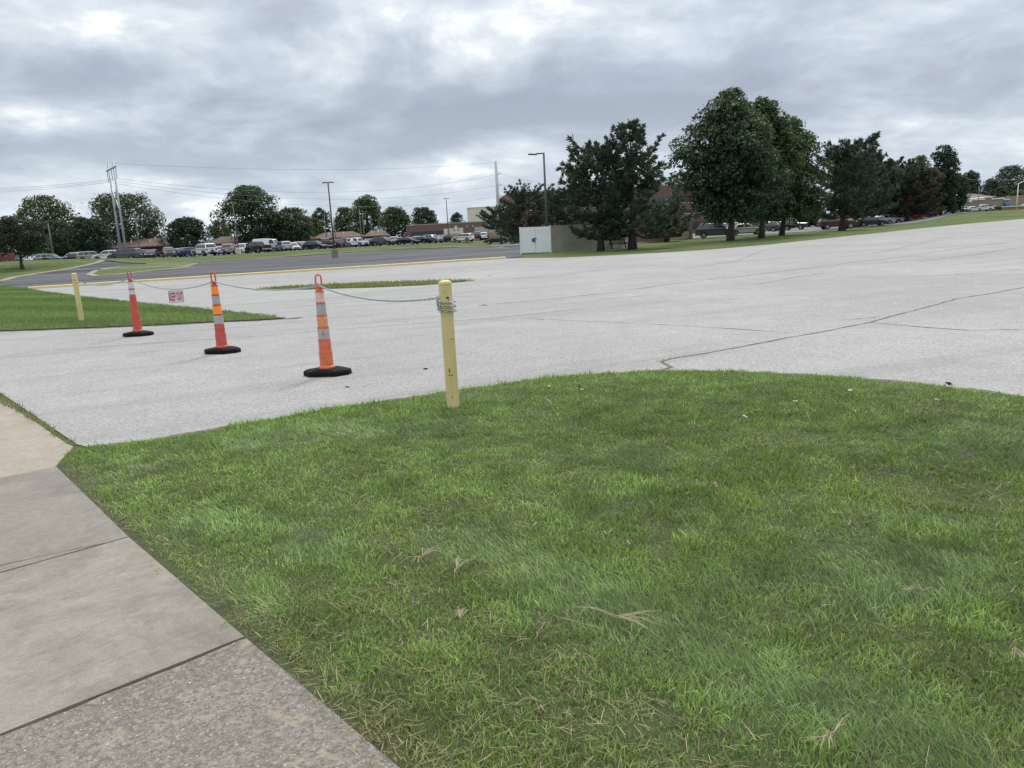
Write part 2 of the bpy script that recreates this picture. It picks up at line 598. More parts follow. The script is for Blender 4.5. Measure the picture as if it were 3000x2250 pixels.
def fast_mesh(name, V, nper, faces_local, colors, m, smooth=False):
    """V: (n, nper, 3) verts of n equal little pieces; faces_local: list of tuples; colors (n,3) or (n,nper,3)"""
    n = V.shape[0]
    me = bpy.data.meshes.new(name)
    me.vertices.add(n * nper)
    me.vertices.foreach_set('co', V.reshape(-1).astype(np.float32))
    ls = np.array([i for q in faces_local for i in q]); lens = np.array([len(q) for q in faces_local])
    L = (np.arange(n)[:, None] * nper + ls[None, :]).reshape(-1)
    me.loops.add(L.size); me.loops.foreach_set('vertex_index', L.astype(np.int32))
    st = np.concatenate([[0], np.cumsum(lens)[:-1]])
    starts = (np.arange(n)[:, None] * lens.sum() + st[None, :]).reshape(-1)
    me.polygons.add(starts.size); me.polygons.foreach_set('loop_start', starts.astype(np.int32))
    at = me.attributes.new('Col', 'FLOAT_COLOR', 'POINT')
    if colors.ndim == 2:
        colors = np.repeat(colors[:, None, :], nper, 1)
    rgba = np.concatenate([colors, np.ones(colors.shape[:2] + (1,))], 2)
    at.data.foreach_set('color', rgba.reshape(-1).astype(np.float32))
    me.materials.append(m)
    me.update(calc_edges=True)
    if smooth:
        me.polygons.foreach_set('use_smooth', [True] * len(me.polygons))
    return me


def inpoly(x, y, poly):
    c = np.zeros(x.shape, bool); n = len(poly)
    for i in range(n):
        x0, y0 = poly[i]; x1, y1 = poly[(i + 1) % n]
        k = ((y0 > y) != (y1 > y)) & (x < (x1 - x0) * (y - y0) / (y1 - y0 + 1e-12) + x0)
        c ^= k
    return c


def dist_line(x, y, poly):
    d = np.full(x.shape, 1e9)
    for (x0, y0), (x1, y1) in zip(poly[:-1], poly[1:]):
        ex, ey = x1 - x0, y1 - y0
        t = np.clip(((x - x0) * ex + (y - y0) * ey) / (ex * ex + ey * ey), 0, 1)
        d = np.minimum(d, np.hypot(x - x0 - t * ex, y - y0 - t * ey))
    return d


# ================================================================== GROUND
def g2(*ps):
    return [tuple(GT(*p)[:2]) for p in ps]


def axis(lo, hi, step, far):
    a = list(np.arange(lo, hi + .1, step)); k = step
    l, h = a[0], a[-1]
    while h < far:
        k *= 1.6; h += k; l -= k
        a.append(h); a.insert(0, l)
    return np.array(a)


gx, gy = axis(-160, 200, 4, 3500), axis(-20, 300, 4, 3500)
GX, GY = np.meshgrid(gx, gy)
GZ = zt(np.clip(GX, -200, 240), np.clip(GY, -20, 330))
nx, ny = len(gx), len(gy)
me = bpy.data.meshes.new('ground')
me.from_pydata(np.stack([GX, GY, GZ], -1).reshape(-1, 3).tolist(), [],
               [(j * nx + i, j * nx + i + 1, (j + 1) * nx + i + 1, (j + 1) * nx + i) for j in range(ny - 1) for i in range(nx - 1)])
me.materials.append(M_TURF)
o = link('ground', me); tag(o, 'green mown grass ground reaching to the horizon', 'ground', kind='structure')

# near lawn outline (world metres), its border with the sidewalk first
SW_EDGE = [(1.75, -.45), (-0.44, 1.93), (-1.09, 2.69), (-2.1, 3.82), (-3.34, 5.28)]
LAWN_TOP = [(-3.50, 5.62), (-3.42, 5.86)] + g2((420, 1300), (600, 1268), (800, 1232), (1000, 1197), (1330, 1152), (1600, 1112), (1800, 1095), (1930, 1090), (2080, 1090), (2250, 1096), (2500, 1112), (2700, 1131), (3000, 1166)) + [(6.2, 3.6), (7.2, 1.0), (7.6, -1.5)]
LAWN = SW_EDGE + LAWN_TOP


def z_lawn(x, y):
    x = np.asarray(x, float); y = np.asarray(y, float)
    return 0.012 + 0.03 * (vnoise(x, y, 0.7) - .3) * np.clip(dist_line(x, y, LAWN + LAWN[:1]) / 0.5, 0, 1)


zone('lawn_ground', LAWN, 0.0, M_SOIL, 0.25, 'soil of the big lawn in front', 'lawn', zf=z_lawn)

# pale concrete lot
lot_poly = [(-3.40, 5.84), (-3.58, 5.97), (-6.02, 8.70), (-13, 16.8), (-30, 31)] + g2((0, 846), (72, 848)) + g2((110, 846), (700, 806), (1480, 757)) + \
    g2((1530, 757), (1650, 755), (1800, 748), (1950, 740), (2100, 730), (2250, 717), (2400, 701), (2550, 685), (2700, 669), (2850, 654), (3000, 641)) + \
    [(95, 128), (125, 120), (120, 60), (60, 10), (30, -8), (8, -8)] + [(7.7, -1.5)] + list(reversed([(p[0] * .985, p[1] * .985) for p in LAWN_TOP[2:-1]]))
lot_poly[0] = (-3.40, 5.84)
zone('parking_lot', lot_poly, 0.008, M_LOT, 6.0, 'wide pale weathered concrete parking lot', 'parking lot')

# left lawn wedge and the weedy strip
LL = g2((0, 972), (150, 967), (300, 961), (450, 955), (600, 947), (760, 940), (838, 935), (760, 926), (560, 905), (400, 889), (250, 872), (140, 858), (72, 846), (0, 838)) + [(-40, 46), (-30, 31), (-18, 20)]
zone('lawn_ground', LL, 0.03, M_SOIL, 2.0, 'soil of the wedge of lawn behind the far bollard', 'lawn')
MED = g2((745, 851), (900, 849), (1100, 843), (1250, 836), (1392, 823), (1260, 826), (1090, 831), (930, 838), (800, 845))
zone('median_ground', MED, 0.02, M_SOIL, 2.0, 'soil of the thin weedy strip in the lot', 'ground')

# dark sealed asphalt beyond the yellow kerb
asp = g2((0, 840), (110, 846), (700, 808), (1480, 758), (1530, 752), (1530, 722), (1460, 722), (1380, 724), (1300, 724), (1200, 728), (1050, 737), (900, 747), (750, 759), (600, 768), (540, 772), (450, 775), (430, 776),
         (470, 764), (300, 764), (285, 772), (210, 789), (100, 806), (40, 816), (0, 828))
asp = asp + [(asp[-1][0] - 12, asp[-1][1] - 2), (asp[0][0] - 12, asp[0][1] - 4)]
zone('road', asp, 0.03, M_ASPH, 3.0, 'dark sealed asphalt lane beyond the yellow kerb', 'road')
# far lots
K0 = lambda s, t: tuple(KA + _kd * t + KN * s)
zone('parking_lot', [K0(13, -60), K0(13, 78), K0(90, 110), K0(90, -60)], 0.03, M_ASPH2, 4.0, 'grey asphalt lot under the long row of cars', 'parking lot')
rl = g2((1545, 738), (1830, 719), (1960, 704), (2150, 690), (2360, 680), (2440, 673), (2530, 666), (2640, 655), (2720, 647))
zone('parking_lot', rl + [(130, 190), (60, 190), (20, 140), (-2, 120), (-2, 100)], 0.03, M_ASPH2, 4.0, 'grey asphalt lot behind the row of trees', 'parking lot')

kerb('kerb', g2((84, 848), (300, 834), (700, 808), (1100, 783), (1480, 758)), 0.30, 0.14, M_YELLOW_KERB, 'long worn yellow kerb between concrete and dark asphalt')
kerb('kerb', g2((430, 775), (540, 773), (600, 769), (750, 760), (900, 748), (1050, 738), (1200, 729), (1300, 725), (1380, 725), (1460, 723)), 0.5, 0.13, M_KERB, 'pale kerb along the grass strip before the parked cars')
kerb('kerb', [(asp[-2][0] + 1, asp[-2][1] + .5)] + g2((0, 827), (40, 815), (100, 805), (210, 788), (285, 771), (300, 765)), 0.6, 0.13, M_KERB, 'pale kerb curving under the small dark tree')
isl1 = g2((262, 806), (282, 795), (330, 790), (430, 784), (560, 782), (500, 790), (430, 797), (330, 808), (285, 812))
isl2 = g2((300, 791), (350, 784), (410, 779), (500, 776), (575, 775), (540, 781), (440, 786), (330, 790))
zone('traffic_island', isl1, 0.11, M_TURF, 3.0, 'near grass island with a wide beige kerb', 'traffic island')
zone('traffic_island', isl2, 0.11, M_TURF, 3.0, 'thin grass island behind the first island', 'traffic island')
kerb('kerb', isl1 + isl1[:1], 0.6, 0.12, M_KERB, 'beige kerb round the near grass island')
kerb('kerb', isl2 + isl2[:1], 0.5, 0.12, M_KERB, 'beige kerb round the thin grass island')
strip = g2((443, 774), (540, 772), (750, 759), (1050, 737), (1300, 724), (1420, 722))
strip = strip + [tuple(np.array(p) + KN * 12.5) for p in reversed(strip)]
zone('grass_strip', strip, 0.10, M_TURF, 3.0, 'mown grass strip in front of the parked cars', 'grass strip')

# sidewalk slabs: 1.5 m panels with open joints
e_ = Vector((-0.664, 0.747)); s_ = Vector((-0.747, -0.664))
J = [Vector((1.75, -.45)), Vector((-1.09, 2.69)), Vector((-2.10, 3.82)), Vector((-3.36, 5.30))]
slabs = [(0, 1, mat_slab('exposed_aggregate', (.190, .174, .150), (.250, .230, .200), True, .2), 'dark exposed aggregate sidewalk panel with pebbles'),
         (1, 2, mat_slab('grey_slab', (.238, .217, .184), (.305, .280, .242), False, .6), 'grey concrete sidewalk panel beside the lawn'),
         (2, 3, mat_slab('grey_slab_far', (.215, .198, .172), (.27, .25, .22), False, .4), 'grey concrete sidewalk panel, second from the camera')]
for a, c, m_, lb in slabs:
    p0, p1 = J[a] + e_ * .008, J[c] - e_ * (.013 if a == 0 else .006)
    mb = MB()
    rnd = random.Random(a)
    def edge(pa, pb, j):
        n = 26
        return [pa + (pb - pa) * (i / n) + e_ * rnd.uniform(-j, j) for i in range(n + 1)]
    # the near panel's far rim is chipped
    q1 = edge(p1, p1 + s_ * 2.2, .009 if a == 0 else .0015)
    q0 = edge(p0 + s_ * 2.2, p0, .002)
    poly = [tuple(p) for p in [p0] + q1 + q0[:-1]]
    mb.prism(poly, -0.10, 0.020)
    o = mb.build('sidewalk', m_, bevel=0.0)
    tag(o, lb, 'sidewalk', kind='structure')
m_ap = mat_slab('beige_apron', (.31, .272, .225), (.36, .320, .268), False, .15)
ap = [tuple(J[3] + e_ * .008), (-3.56, 5.88), (-3.66, 5.97), (-6.06, 8.64), (-13.1, 16.7), (-14.6, 15.4), tuple(J[3] + e_ * .008 + s_ * 2.2)]
o = MB().prism(ap, -0.10, 0.016).build('sidewalk', m_ap); tag(o, 'beige concrete apron between the panels and the lot', 'sidewalk', kind='structure')
bed = [(p.x, p.y) for p in (J[0] - s_ * .02, J[3] - s_ * .02 + e_ * .3, J[3] + s_ * 2.3 + e_ * .3, J[0] + s_ * 2.3)]
zone('sidewalk_bed', bed, 0.004, M_CRACK, 0, 'dirt showing in the sidewalk joints', 'ground')
mb = MB()
rnd = random.Random(3)
jj = J[2] - e_ * .075
ribbon(mb, g2((335, 1597), (290, 1606), (150, 1634), (0, 1669), (-150, 1703)), .0055, 0.0225, .0015, rnd, zf=lambda x, y: x * 0)
mb.build('sidewalk_crack', M_CRACK)
o = bpy.data.objects['sidewalk_crack']; tag(o, 'thin crack beside the sidewalk joint', 'crack', kind='structure')

# cracks and joints in the concrete lot
crk = MB(); crk2 = MB(); rnd = random.Random(5)


def Z6(*ps):      # pixels measured in the enlarged view of the lot
    return [(1400 + x * .7233, 600 + y * .7233) for x, y in ps]


ribbon(crk, g2((1935, 1088), (1970, 1078), (1938, 1062), (1990, 1050), (2110, 1030), (2200, 1012), (2300, 993), (2400, 975), (2480, 960), (2550, 945), (2620, 925), (2700, 905), (2760, 889), (2800, 877), (2900, 862), (3000, 843), (3060, 830), (3250, 795), (3600, 742)), .030, .012, .012, rnd)
for pl, w in [(((2550, 947), (2620, 953), (2700, 960), (2780, 966), (2850, 970), (3000, 967)), .028),
              (((1530, 934), (1700, 942), (1850, 949), (2000, 956), (2150, 965), (2330, 978)), .022),
              (Z6((1455, 470), (1540, 464), (1640, 456)), .02), (Z6((60, 405), (300, 383), (530, 358), (840, 315), (1150, 281), (1400, 250), (1700, 214), (1950, 178), (2212, 140), (2500, 100)), .045),
              (((0, 1043), (150, 1027), (420, 1009), (750, 987), (1000, 966), (1450, 933), (1718, 904)), .022),
              (Z6((1445, 292), (1610, 294), (1850, 291), (2212, 262)), .03), (Z6((1110, 326), (1175, 317), (1300, 292), (1410, 278)), .03),
              (Z6((830, 261), (1050, 228), (1160, 184)), .05), (Z6((150, 301), (350, 283), (545, 262)), .05),
              (Z6((40, 292), (60, 280), (200, 270), (260, 262)), .05), (Z6((0, 262), (150, 250), (300, 248)), .05),
              (Z6((1440, 213), (1600, 200), (1760, 165), (1930, 126)), .05), (Z6((690, 300), (900, 302)), .025), (Z6((0, 310), (200, 296), (440, 294)), .035),
              (Z6((1780, 232), (2000, 205), (2180, 176)), .05), (Z6((0, 408), (40, 411), (15, 403)), .04), (Z6((1700, 122), (1770, 118)), .12), (Z6((1860, 118), (1890, 117)), .12),
              (((230, 857), (420, 846), (640, 832)), .03), (((900, 800), (1150, 788), (1400, 775)), .05), (((1000, 815), (1180, 806), (1290, 800)), .04)]:
    ribbon(crk if w in (.028, .022) or len(pl) > 8 else crk2, g2(*pl), w * (.8 if w < .03 else .75), .012, .006, rnd)
o = crk2.build('pavement_cracks', mat('faint_crack', (.135, .130, .120), 1, .3, 4)); tag(o, 'faint hairline cracks across the far half of the concrete lot', 'cracks', kind='structure')
o = crk.build('pavement_cracks', M_CRACK); tag(o, 'dirt filled cracks and joints crossing the concrete lot', 'cracks', kind='structure')

rim = MB(); rnd = random.Random(12)
ribbon(rim, [(p[0], p[1] + .02) for p in LAWN_TOP[1:-3]], .13, .011, .025, rnd)
ribbon(rim, LL[:11], .22, .014, .03, rnd)
tip = LL[6]
ribbon(rim, [(tip[0] - .4, tip[1] + .05), (tip[0] + .1, tip[1]), (tip[0] + .35, tip[1] + .06)], .18, .015, .04, rnd)
o = rim.build('lawn_rim', mat('dry_rim_soil', (.125, .105, .070), 1, .45, 14)); tag(o, 'strip of dry soil where the lawns meet the lot', 'soil', kind='structure')

# ================================================================== GRASS
def blades(n_pts, x, y, z, length, width, lean_az, lean, col, rng, curl=0.35):
    """one bent blade per point: base pair, middle pair, tip"""
    ux, uy = np.cos(lean_az), np.sin(lean_az)
    face = lean_az + np.pi / 2 + rng.normal(0, .7, n_pts)
    wx, wy = np.cos(face) * width / 2, np.sin(face) * width / 2
    l1 = length * .55; l2 = length * .45
    a1 = lean; a2 = np.clip(lean + curl + rng.normal(0, .25, n_pts), 0, 1.75)
    mx_, mz_ = np.sin(a1) * l1, np.cos(a1) * l1
    tx, tz = mx_ + np.sin(a2) * l2, mz_ + np.cos(a2) * l2
    V = np.zeros((n_pts, 5, 3))
    V[:, 0] = np.stack([x - wx, y - wy, z], 1); V[:, 1] = np.stack([x + wx, y + wy, z], 1)
    V[:, 2] = np.stack([x + ux * mx_ + wx * .85, y + uy * mx_ + wy * .85, z + mz_], 1); V[:, 3] = np.stack([x + ux * mx_ - wx * .85, y + uy * mx_ - wy * .85, z + mz_], 1)
    V[:, 4] = np.stack([x + ux * tx, y + uy * tx, z + np.maximum(tz, .002)], 1)
    return V


BF = [(0, 1, 2, 3), (3, 2, 4)]


def scatter(poly, dens, rng, cap=None):
    xs = [p[0] for p in poly]; ys = [p[1] for p in poly]
    dmax = cap
    A = (max(xs) - min(xs)) * (max(ys) - min(ys))
    n = int(A * dmax)
    x = rng.uniform(min(xs), max(xs), n); y = rng.uniform(min(ys), max(ys), n)
    k = inpoly(x, y + (vnoise(x, y, 3.1, 50) - .5) * .13 + (vnoise(x, y, 14, 51) - .5) * .09, poly)
    x, y = x[k], y[k]
    k = rng.random(x.size) < dens(x, y) / dmax
    return x[k], y[k]


def near_lawn():
    rng = np.random.default_rng(21)
    def dens(x, y):
        d = np.hypot(np.hypot(x, y), 1.5)
        v = 17000 * np.minimum(1, (2.7 / d) ** 1.15)
        v = v * np.clip(dist_line(x, y, SW_EDGE) / .07, .12, 1)
        seen = (y > 1.2) & (np.abs(x) < 1.0 + 0.80 * np.maximum(y, 0))
        return np.where(seen, v, v * .25)
    x, y = scatter(LAWN, dens, rng, 17000)
    n = x.size
    d = np.hypot(np.hypot(x, y), 1.5)
    z = z_lawn(x, y)
    sw = dist_line(x, y, SW_EDGE)
    kind = vnoise(x, y, 1.1) * .55 + vnoise(x, y, 3.1, 9) * .30 + vnoise(x, y, 9, 4) * .15          # fine fescue / coarse grass patches
    dry = vnoise(x, y, 0.9, 30) * .5 + vnoise(x, y, 3.7, 22) * .35 + vnoise(x, y, 11, 2) * .15
    # the bluish swathe of fine combed grass
    P0, P1 = Vector(GT(1330, 1560)[:2]), Vector(GT(2850, 2280)[:2])
    t = np.clip(((x - P0.x) * (P1.x - P0.x) + (y - P0.y) * (P1.y - P0.y)) / (P1 - P0).length_squared, -.1, 1)
    px_, py_ = P0.x + t * (P1.x - P0.x), P0.y + t * (P1.y - P0.y)
    sd = np.hypot(x - px_, y - py_) * (1 + .8 * (vnoise(x, y, 3) - .5))
    sw_fine = .8 * np.exp(-(sd / .20) ** 2) * np.clip(t * 6 + .6, 0, 1)
    fine = np.clip((kind - .55) * 6, 0, 1)
    fine = np.maximum(fine * .75, sw_fine)
    isf = rng.random(n) < fine
    dryf = np.clip((dry - .48) * 2.0, 0, .20) * (1 - .6 * sw_fine) + .035
    dryf = np.maximum(dryf, .95 * np.exp(-(sw / .15) ** 2) * (vnoise(x, y, 5, 3) * .9 + .35))
    fade = np.clip((d - 2.2) / 4.5, 0, 1)
    isd = rng.random(n) < dryf * (1 - .5 * fade)
    grow = (d / 2.7) ** .55
    length = np.where(isf, rng.normal(.043, .012, n), rng.normal(.028, .009, n)) * (1 + .25 * (vnoise(x, y, 2.3, 12) - .5))
    length = np.clip(length, .012, .09)
    edge = dist_line(x, y, LAWN_TOP)
    length *= 1 + .5 * np.exp(-(edge / .10) ** 2) * rng.random(n)
    length *= 1 - .35 * np.exp(-(sw / .06) ** 2)
    length *= .58 + .85 * vnoise(x, y, 7.0, 77) ** 1.0
    width = np.where(isf, rng.normal(.0026, .0005, n), rng.normal(.0040, .0008, n)) * np.where(isd, .62, 1.0) * grow
    lean_az = rng.uniform(0, 2 * np.pi, n)
    comb = np.arctan2((P1 - P0).y, (P1 - P0).x) + np.pi + rng.normal(0, .35, n)
    swirl = vnoise(x, y, .8, 5) * 6.283 * 1.5 + rng.normal(0, .6, n)
    lean_az = np.where(rng.random(n) < sw_fine * .9, comb, np.where(isf, swirl, lean_az))
    lean = np.where(isf, rng.normal(.72, .2, n), np.abs(rng.normal(.45, .3, n)))
    flat = isd & (rng.random(n) < .35)
    lean = np.where(flat, rng.normal(1.35, .15, n), lean)
    length = np.where(flat, rng.uniform(.025, .085, n), length)
    z = np.where(flat, z + rng.uniform(.008, .038, n), z)
    g1 = np.array([.150, .262, .058]); g2_ = np.array([.340, .470, .140]); gb = np.array([.170, .285, .092]); gb2 = np.array([.295, .420, .160])
    u = rng.random(n)[:, None]
    mow = vnoise(x, y, .55, 40)[:, None]
    c = g1 * (1 - u) + g2_ * u
    cb = gb * (1 - u) + gb2 * u
    c = np.where(isf[:, None], cb, c) * (0.68 + .54 * mow) * (.66 + .68 * vnoise(x, y, 4.6, 61))[:, None] * (.70 + .60 * vnoise(x, y, 13, 19))[:, None]
    yl = np.clip((vnoise(x, y, 1.4, 17) - .55) * 4, 0, 1)[:, None] * .4 * (~isf)[:, None]
    c = c * (1 - yl) + np.array([.285, .390, .095]) * yl
    ed = np.exp(-(edge / .35) ** 2)[:, None] * .55
    c = c * (1 - ed) + np.array([.270, .420, .085]) * ed
    ud = rng.random(n)[:, None]
    st = np.array([.44, .38, .20]) * ud + np.array([.24, .21, .09]) * (1 - ud)
    far_ = (fade * .35)[:, None]
    c = np.where(isd[:, None], st * (1 - far_) + c * far_, c)
    c = c * rng.normal(1, .26, n)[:, None].clip(.4, 1.9)
    V = blades(n, x, y, z - .004, length, width, lean_az, lean, c, rng)
    cv = np.repeat(c[:, None, :], 5, 1)
    cut = (rng.random(n) < .5)[:, None] * np.array([[.45, .30, .50]])      # pale mown tips
    cv[:, 4] = cv[:, 4] * (1 + cut) + .015; cv[:, 2:4] *= 1.08
    me = fast_mesh('lawn_grass', V, 5, BF, cv, M_BLADE)
    o = link('lawn_grass', me)
    tag(o, 'short mown lawn grass with dry blades and finer bluish swathes', 'grass', kind='stuff')
    # thatch: a few long straws lying on top
    m = 520
    x, y = rng.uniform(-3, 5, m * 3), rng.uniform(1.5, 7.5, m * 3)
    k = inpoly(x, y, LAWN) & (rng.random(m * 3) < np.clip((vnoise(x, y, .9, 30) - .2) * 2, .1, 1)); x, y = x[k][:m], y[k][:m]; m = x.size
    L = rng.uniform(.06, .24, m); w = rng.uniform(.0014, .0026, m) * (np.hypot(x, y) / 3).clip(.8, 2) ** .5
    ud = rng.random(m)[:, None]
    c = np.array([.46, .42, .27]) * ud + np.array([.30, .32, .16]) * (1 - ud)
    V = blades(m, x, y, z_lawn(x, y) + rng.uniform(.026, .05, m), L, w, rng.uniform(0, 6.28, m), rng.normal(1.5, .1, m), c, rng, curl=.0)
    V[:, 2:4, 2] += .006
    me = fast_mesh('straw', V, 5, BF, c, M_BLADE)
    tag(link('straw', me), 'loose dry straw stems scattered over the lawn', 'straw', kind='stuff')


near_lawn()


def far_grass(name, poly, dens, length, width, cols, label, seed, stripes=None, off=0.03, edge_poly=None):
    rng = np.random.default_rng(seed)
    x, y = scatter(poly, lambda a, c: np.full(a.shape, float(dens)), rng, dens)
    n = x.size
    L = rng.normal(length, length * .25, n).clip(length * .3); W = rng.normal(width, width * .2, n)
    u = (vnoise(x, y, .35, seed) * .5 + vnoise(x, y, 1.7, 3) * .3 + rng.random(n) * .35)[:, None].clip(0, 1)
    c = np.array(cols[0]) * (1 - u) + np.array(cols[1]) * u
    if stripes is not None:
        ph = (x * stripes[0] + y * stripes[1]) + .6 * vnoise(x, y, .5)
        c = c * (1 + stripes[2] * np.sign(np.sin(ph)) * np.abs(np.sin(ph)) ** .5)[:, None]
    if edge_poly is not None:
        e = dist_line(x, y, edge_poly)
        k = (rng.random(n) < .75 * np.exp(-(e / .35) ** 2) * np.clip(vnoise(x, y, 1.3, 8) * 2 - .5, 0, 1))[:, None]
        c = np.where(k, np.array([.33, .27, .15]) * rng.uniform(.6, 1.1, n)[:, None], c)
        L = np.where(k[:, 0], L * .6, L)
    c = c * rng.normal(1, .13, n)[:, None].clip(.5, 1.5)
    V = blades(n, x, y, zt(x, y) + off - .004, L, W, rng.uniform(0, 6.28, n), np.abs(rng.normal(.5, .3, n)), c, rng)
    tag(link(name, fast_mesh(name, V, 5, BF, c, M_BLADE)), label, 'grass', kind='stuff')


far_grass('lawn_grass', [p for p in LL], 620, .065, .014, ((.140, .220, .062), (.235, .325, .110)), 'striped mown grass of the wedge behind the far bollard', 5, (1.35, 2.1, .16), edge_poly=LL[:7])
far_grass('weeds', MED, 260, .10, .03, ((.16, .20, .06), (.34, .34, .13)), 'low yellowish weeds growing in the strip across the lot', 6, off=.02)
# weeds in the joint between apron and lot
wj = [(-3.48, 5.80), (-6.0, 8.62), (-6.12, 8.76), (-3.60, 5.98)]
wj = [p for p in [(-3.50, 5.84), (-4.4, 6.80), (-5.2, 7.75), (-6.4, 9.02), (-6.52, 9.12), (-5.35, 7.80), (-4.50, 6.86), (-3.58, 5.92)]]
far_grass('weeds', [(-2.30, 8.52), (-2.02, 8.47), (-1.98, 8.53), (-2.28, 8.57)], 2400, .045, .006, ((.26, .23, .11), (.36, .30, .16)), 'tiny dry weed against the rubber foot of the nearest cone', 14, off=.008)
far_grass('weeds', wj, 2600, .065, .008, ((.16, .175, .065), (.26, .25, .12)), 'yellow green weeds in the joint between apron and lot', 8, off=.016)
far_grass('weeds', [tuple(np.array(p)) for p in g2((1925, 1088), (1975, 1082), (1945, 1063), (1990, 1052), (1985, 1047), (1930, 1062), (1960, 1077), (1915, 1086))], 700, .028, .007, ((.15, .17, .06), (.22, .23, .10)), 'weeds in the mouth of the long crack', 9, off=.008)


# ================================================================== BOLLARDS, CONES, CHAIN, SIGN
def mat_bollard():
    m = bpy.data.materials.new('chipped_yellow_paint')
    m.use_nodes = True
    nt = m.node_tree; k = NB(nt); p = nt.nodes['Principled BSDF']
    co = k.n('ShaderNodeTexCoord').outputs['Object']
    n1 = k.noise(co, 5, 5, 0.6)
    c = k.ramp(n1, [(0.3, (.60, .49, .215)), (0.7, (.68, .565, .27))])
    n2 = k.noise(co, 13, 6, 0.65, .6)
    c = k.mix(k.m('MULTIPLY', k.ramp(n2, [(0.55, 0.0), (0.62, 1.0)]), .35), c, (.56, .44, .08))
    n3 = k.noise(co, 21, 3, 0.5, 1.0)
    c = k.mix(k.ramp(n3, [(0.735, 0.0), (0.75, 1.0)]), c, (.045, .032, .022))
    mp = k.n('ShaderNodeMapping'); k.link(co, mp.inputs[0]); mp.inputs['Scale'].default_value = (30, 30, 1.2)
    n4 = k.noise(mp.outputs[0], 1, 4, .6)
    c = k.mix(k.m('MULTIPLY', k.ramp(n4, [(.5, 0.), (.7, 1.)]), .25), c, (.42, .36, .20))
    k.link(c, p.inputs['Base Color'])
    p.inputs['Roughness'].default_value = .55
    bp = k.n('ShaderNodeBump'); bp.inputs['Strength'].default_value = .25; bp.inputs['Distance'].default_value = .003
    k.link(n2, bp.inputs['Height']); k.link(bp.outputs[0], p.inputs['Normal'])
    return m


M_BOL = mat_bollard()
M_RUST = mat('rust', (.060, .030, .018), .9, .4, 20)
BR = .057


def bollard(p, label, z0=0.0):
    t = thing('bollard', label, 'bollard', p, 0, 'yellow bollards holding the chain')
    o = MB().lathe([(BR, -.05), (BR, .25), (BR, .6), (BR, 1.10)], 32).build('post', M_BOL, t); smooth_angle(o)
    o = MB().lathe([(BR + .0025, 1.101), (BR + .0025, 1.112), (BR * .9, 1.126), (BR * .55, 1.135), (.004, 1.138)], 32).build('cap', M_BOL, t); smooth_angle(o)
    return t


pB = Vector((-.54, 6.62, .012)); pL = Vector((-10.06, 17.77, .03))
bn = bollard(pB, 'yellow steel bollard on the near lawn edge with the chain wound round it')
bl_ = bollard(pL, 'yellow steel bollard on the far wedge of lawn with a chain hole')
# chips where bare rusty steel shows, on the side facing the path
def chip(parent, ang, z, w, h, seed, r=BR):
    rnd = random.Random(seed); n = 14; mb = MB(); vs = []
    for i in range(n):
        g = 2 * math.pi * i / n; q = rnd.uniform(.55, 1.1)
        a = ang + math.cos(g) * w * q / r / 2; zz_ = z + math.sin(g) * h * q / 2
        vs.append(((r + .0012) * math.cos(a), (r + .0012) * math.sin(a), zz_))
    mb.add(vs, [tuple(range(n))])
    return mb.build('rust_chip', M_RUST, parent)


for q in ((-1.25, .985, .035, .022, 1), (-1.05, .965, .02, .014, 9), (-1.72, .345, .012, .05, 3), (-1.50, .300, .055, .016, 4), (-1.55, .10, .012, .012, 5), (-1.66, 1.035, .010, .010, 6), (-1.0, .62, .05, .008, 7)):
    chip(bn, *q)
chip(bl_, -1.3, .975, .03, .03, 8)

M_ORANGE = mat('faded_orange_plastic', (.60, .145, .068), .6, .20, 13)
M_REDOR = mat('red_orange_plastic', (.49, .080, .056), .6, .20, 13)
M_FLUO = mat('fluorescent_orange_sheet', (.95, .27, .018), .5, .04, 6)
M_GREYREF = mat('grey_reflective_sheet', (.36, .375, .385), .45, .10, 9)
M_PALEREF = mat('pale_reflective_sheet', (.52, .55, .57), .45, .08, 9)


def mat_faded(name, a, c2, thr):
    m = bpy.data.materials.new(name); m.use_nodes = True
    nt = m.node_tree; k = NB(nt); p = nt.nodes['Principled BSDF']
    co = k.n('ShaderNodeTexCoord').outputs['Object']
    n = k.noise(co, 38, 6, .75, .4); n2 = k.noise(co, 9, 4, .6)
    f = k.ramp(k.m('ADD', k.m('MULTIPLY', n, .6), k.m('MULTIPLY', n2, .4)), [(thr - .05, 0.), (thr + .05, 1.)])
    k.link(k.mix(f, a, c2), p.inputs['Base Color']); p.inputs['Roughness'].default_value = .7
    return m


M_FADE1 = mat_faded('crazed_white_orange_sheet', (.62, .55, .50), (.72, .30, .16), .53)
M_FADE2 = mat_faded('crazed_orange_sheet', (.60, .48, .38), (.70, .25, .08), .46)
CONE_PROF = [(.098, .080), (.098, .098), (.080, .112), (.0775, .125), (.0765, .262), (.0795, .264), (.0795, .276), (.0715, .279), (.0705, .405), (.0735, .407), (.0735, .420), (.0655, .423), (.0645, .548), (.0675, .550), (.0675, .562),
             (.0600, .565), (.0590, .690), (.062, .692), (.062, .704), (.0545, .707), (.0535, .832), (.0565, .834), (.0565, .846), (.0495, .849), (.0485, .968), (.0515, .970), (.0515, .982), (.040, .986)]
SEG = [(.279, .405, .0715, .0705), (.423, .548, .0655, .0645), (.565, .690, .0600, .0590), (.707, .832, .0545, .0535), (.849, .968, .0495, .0485)]


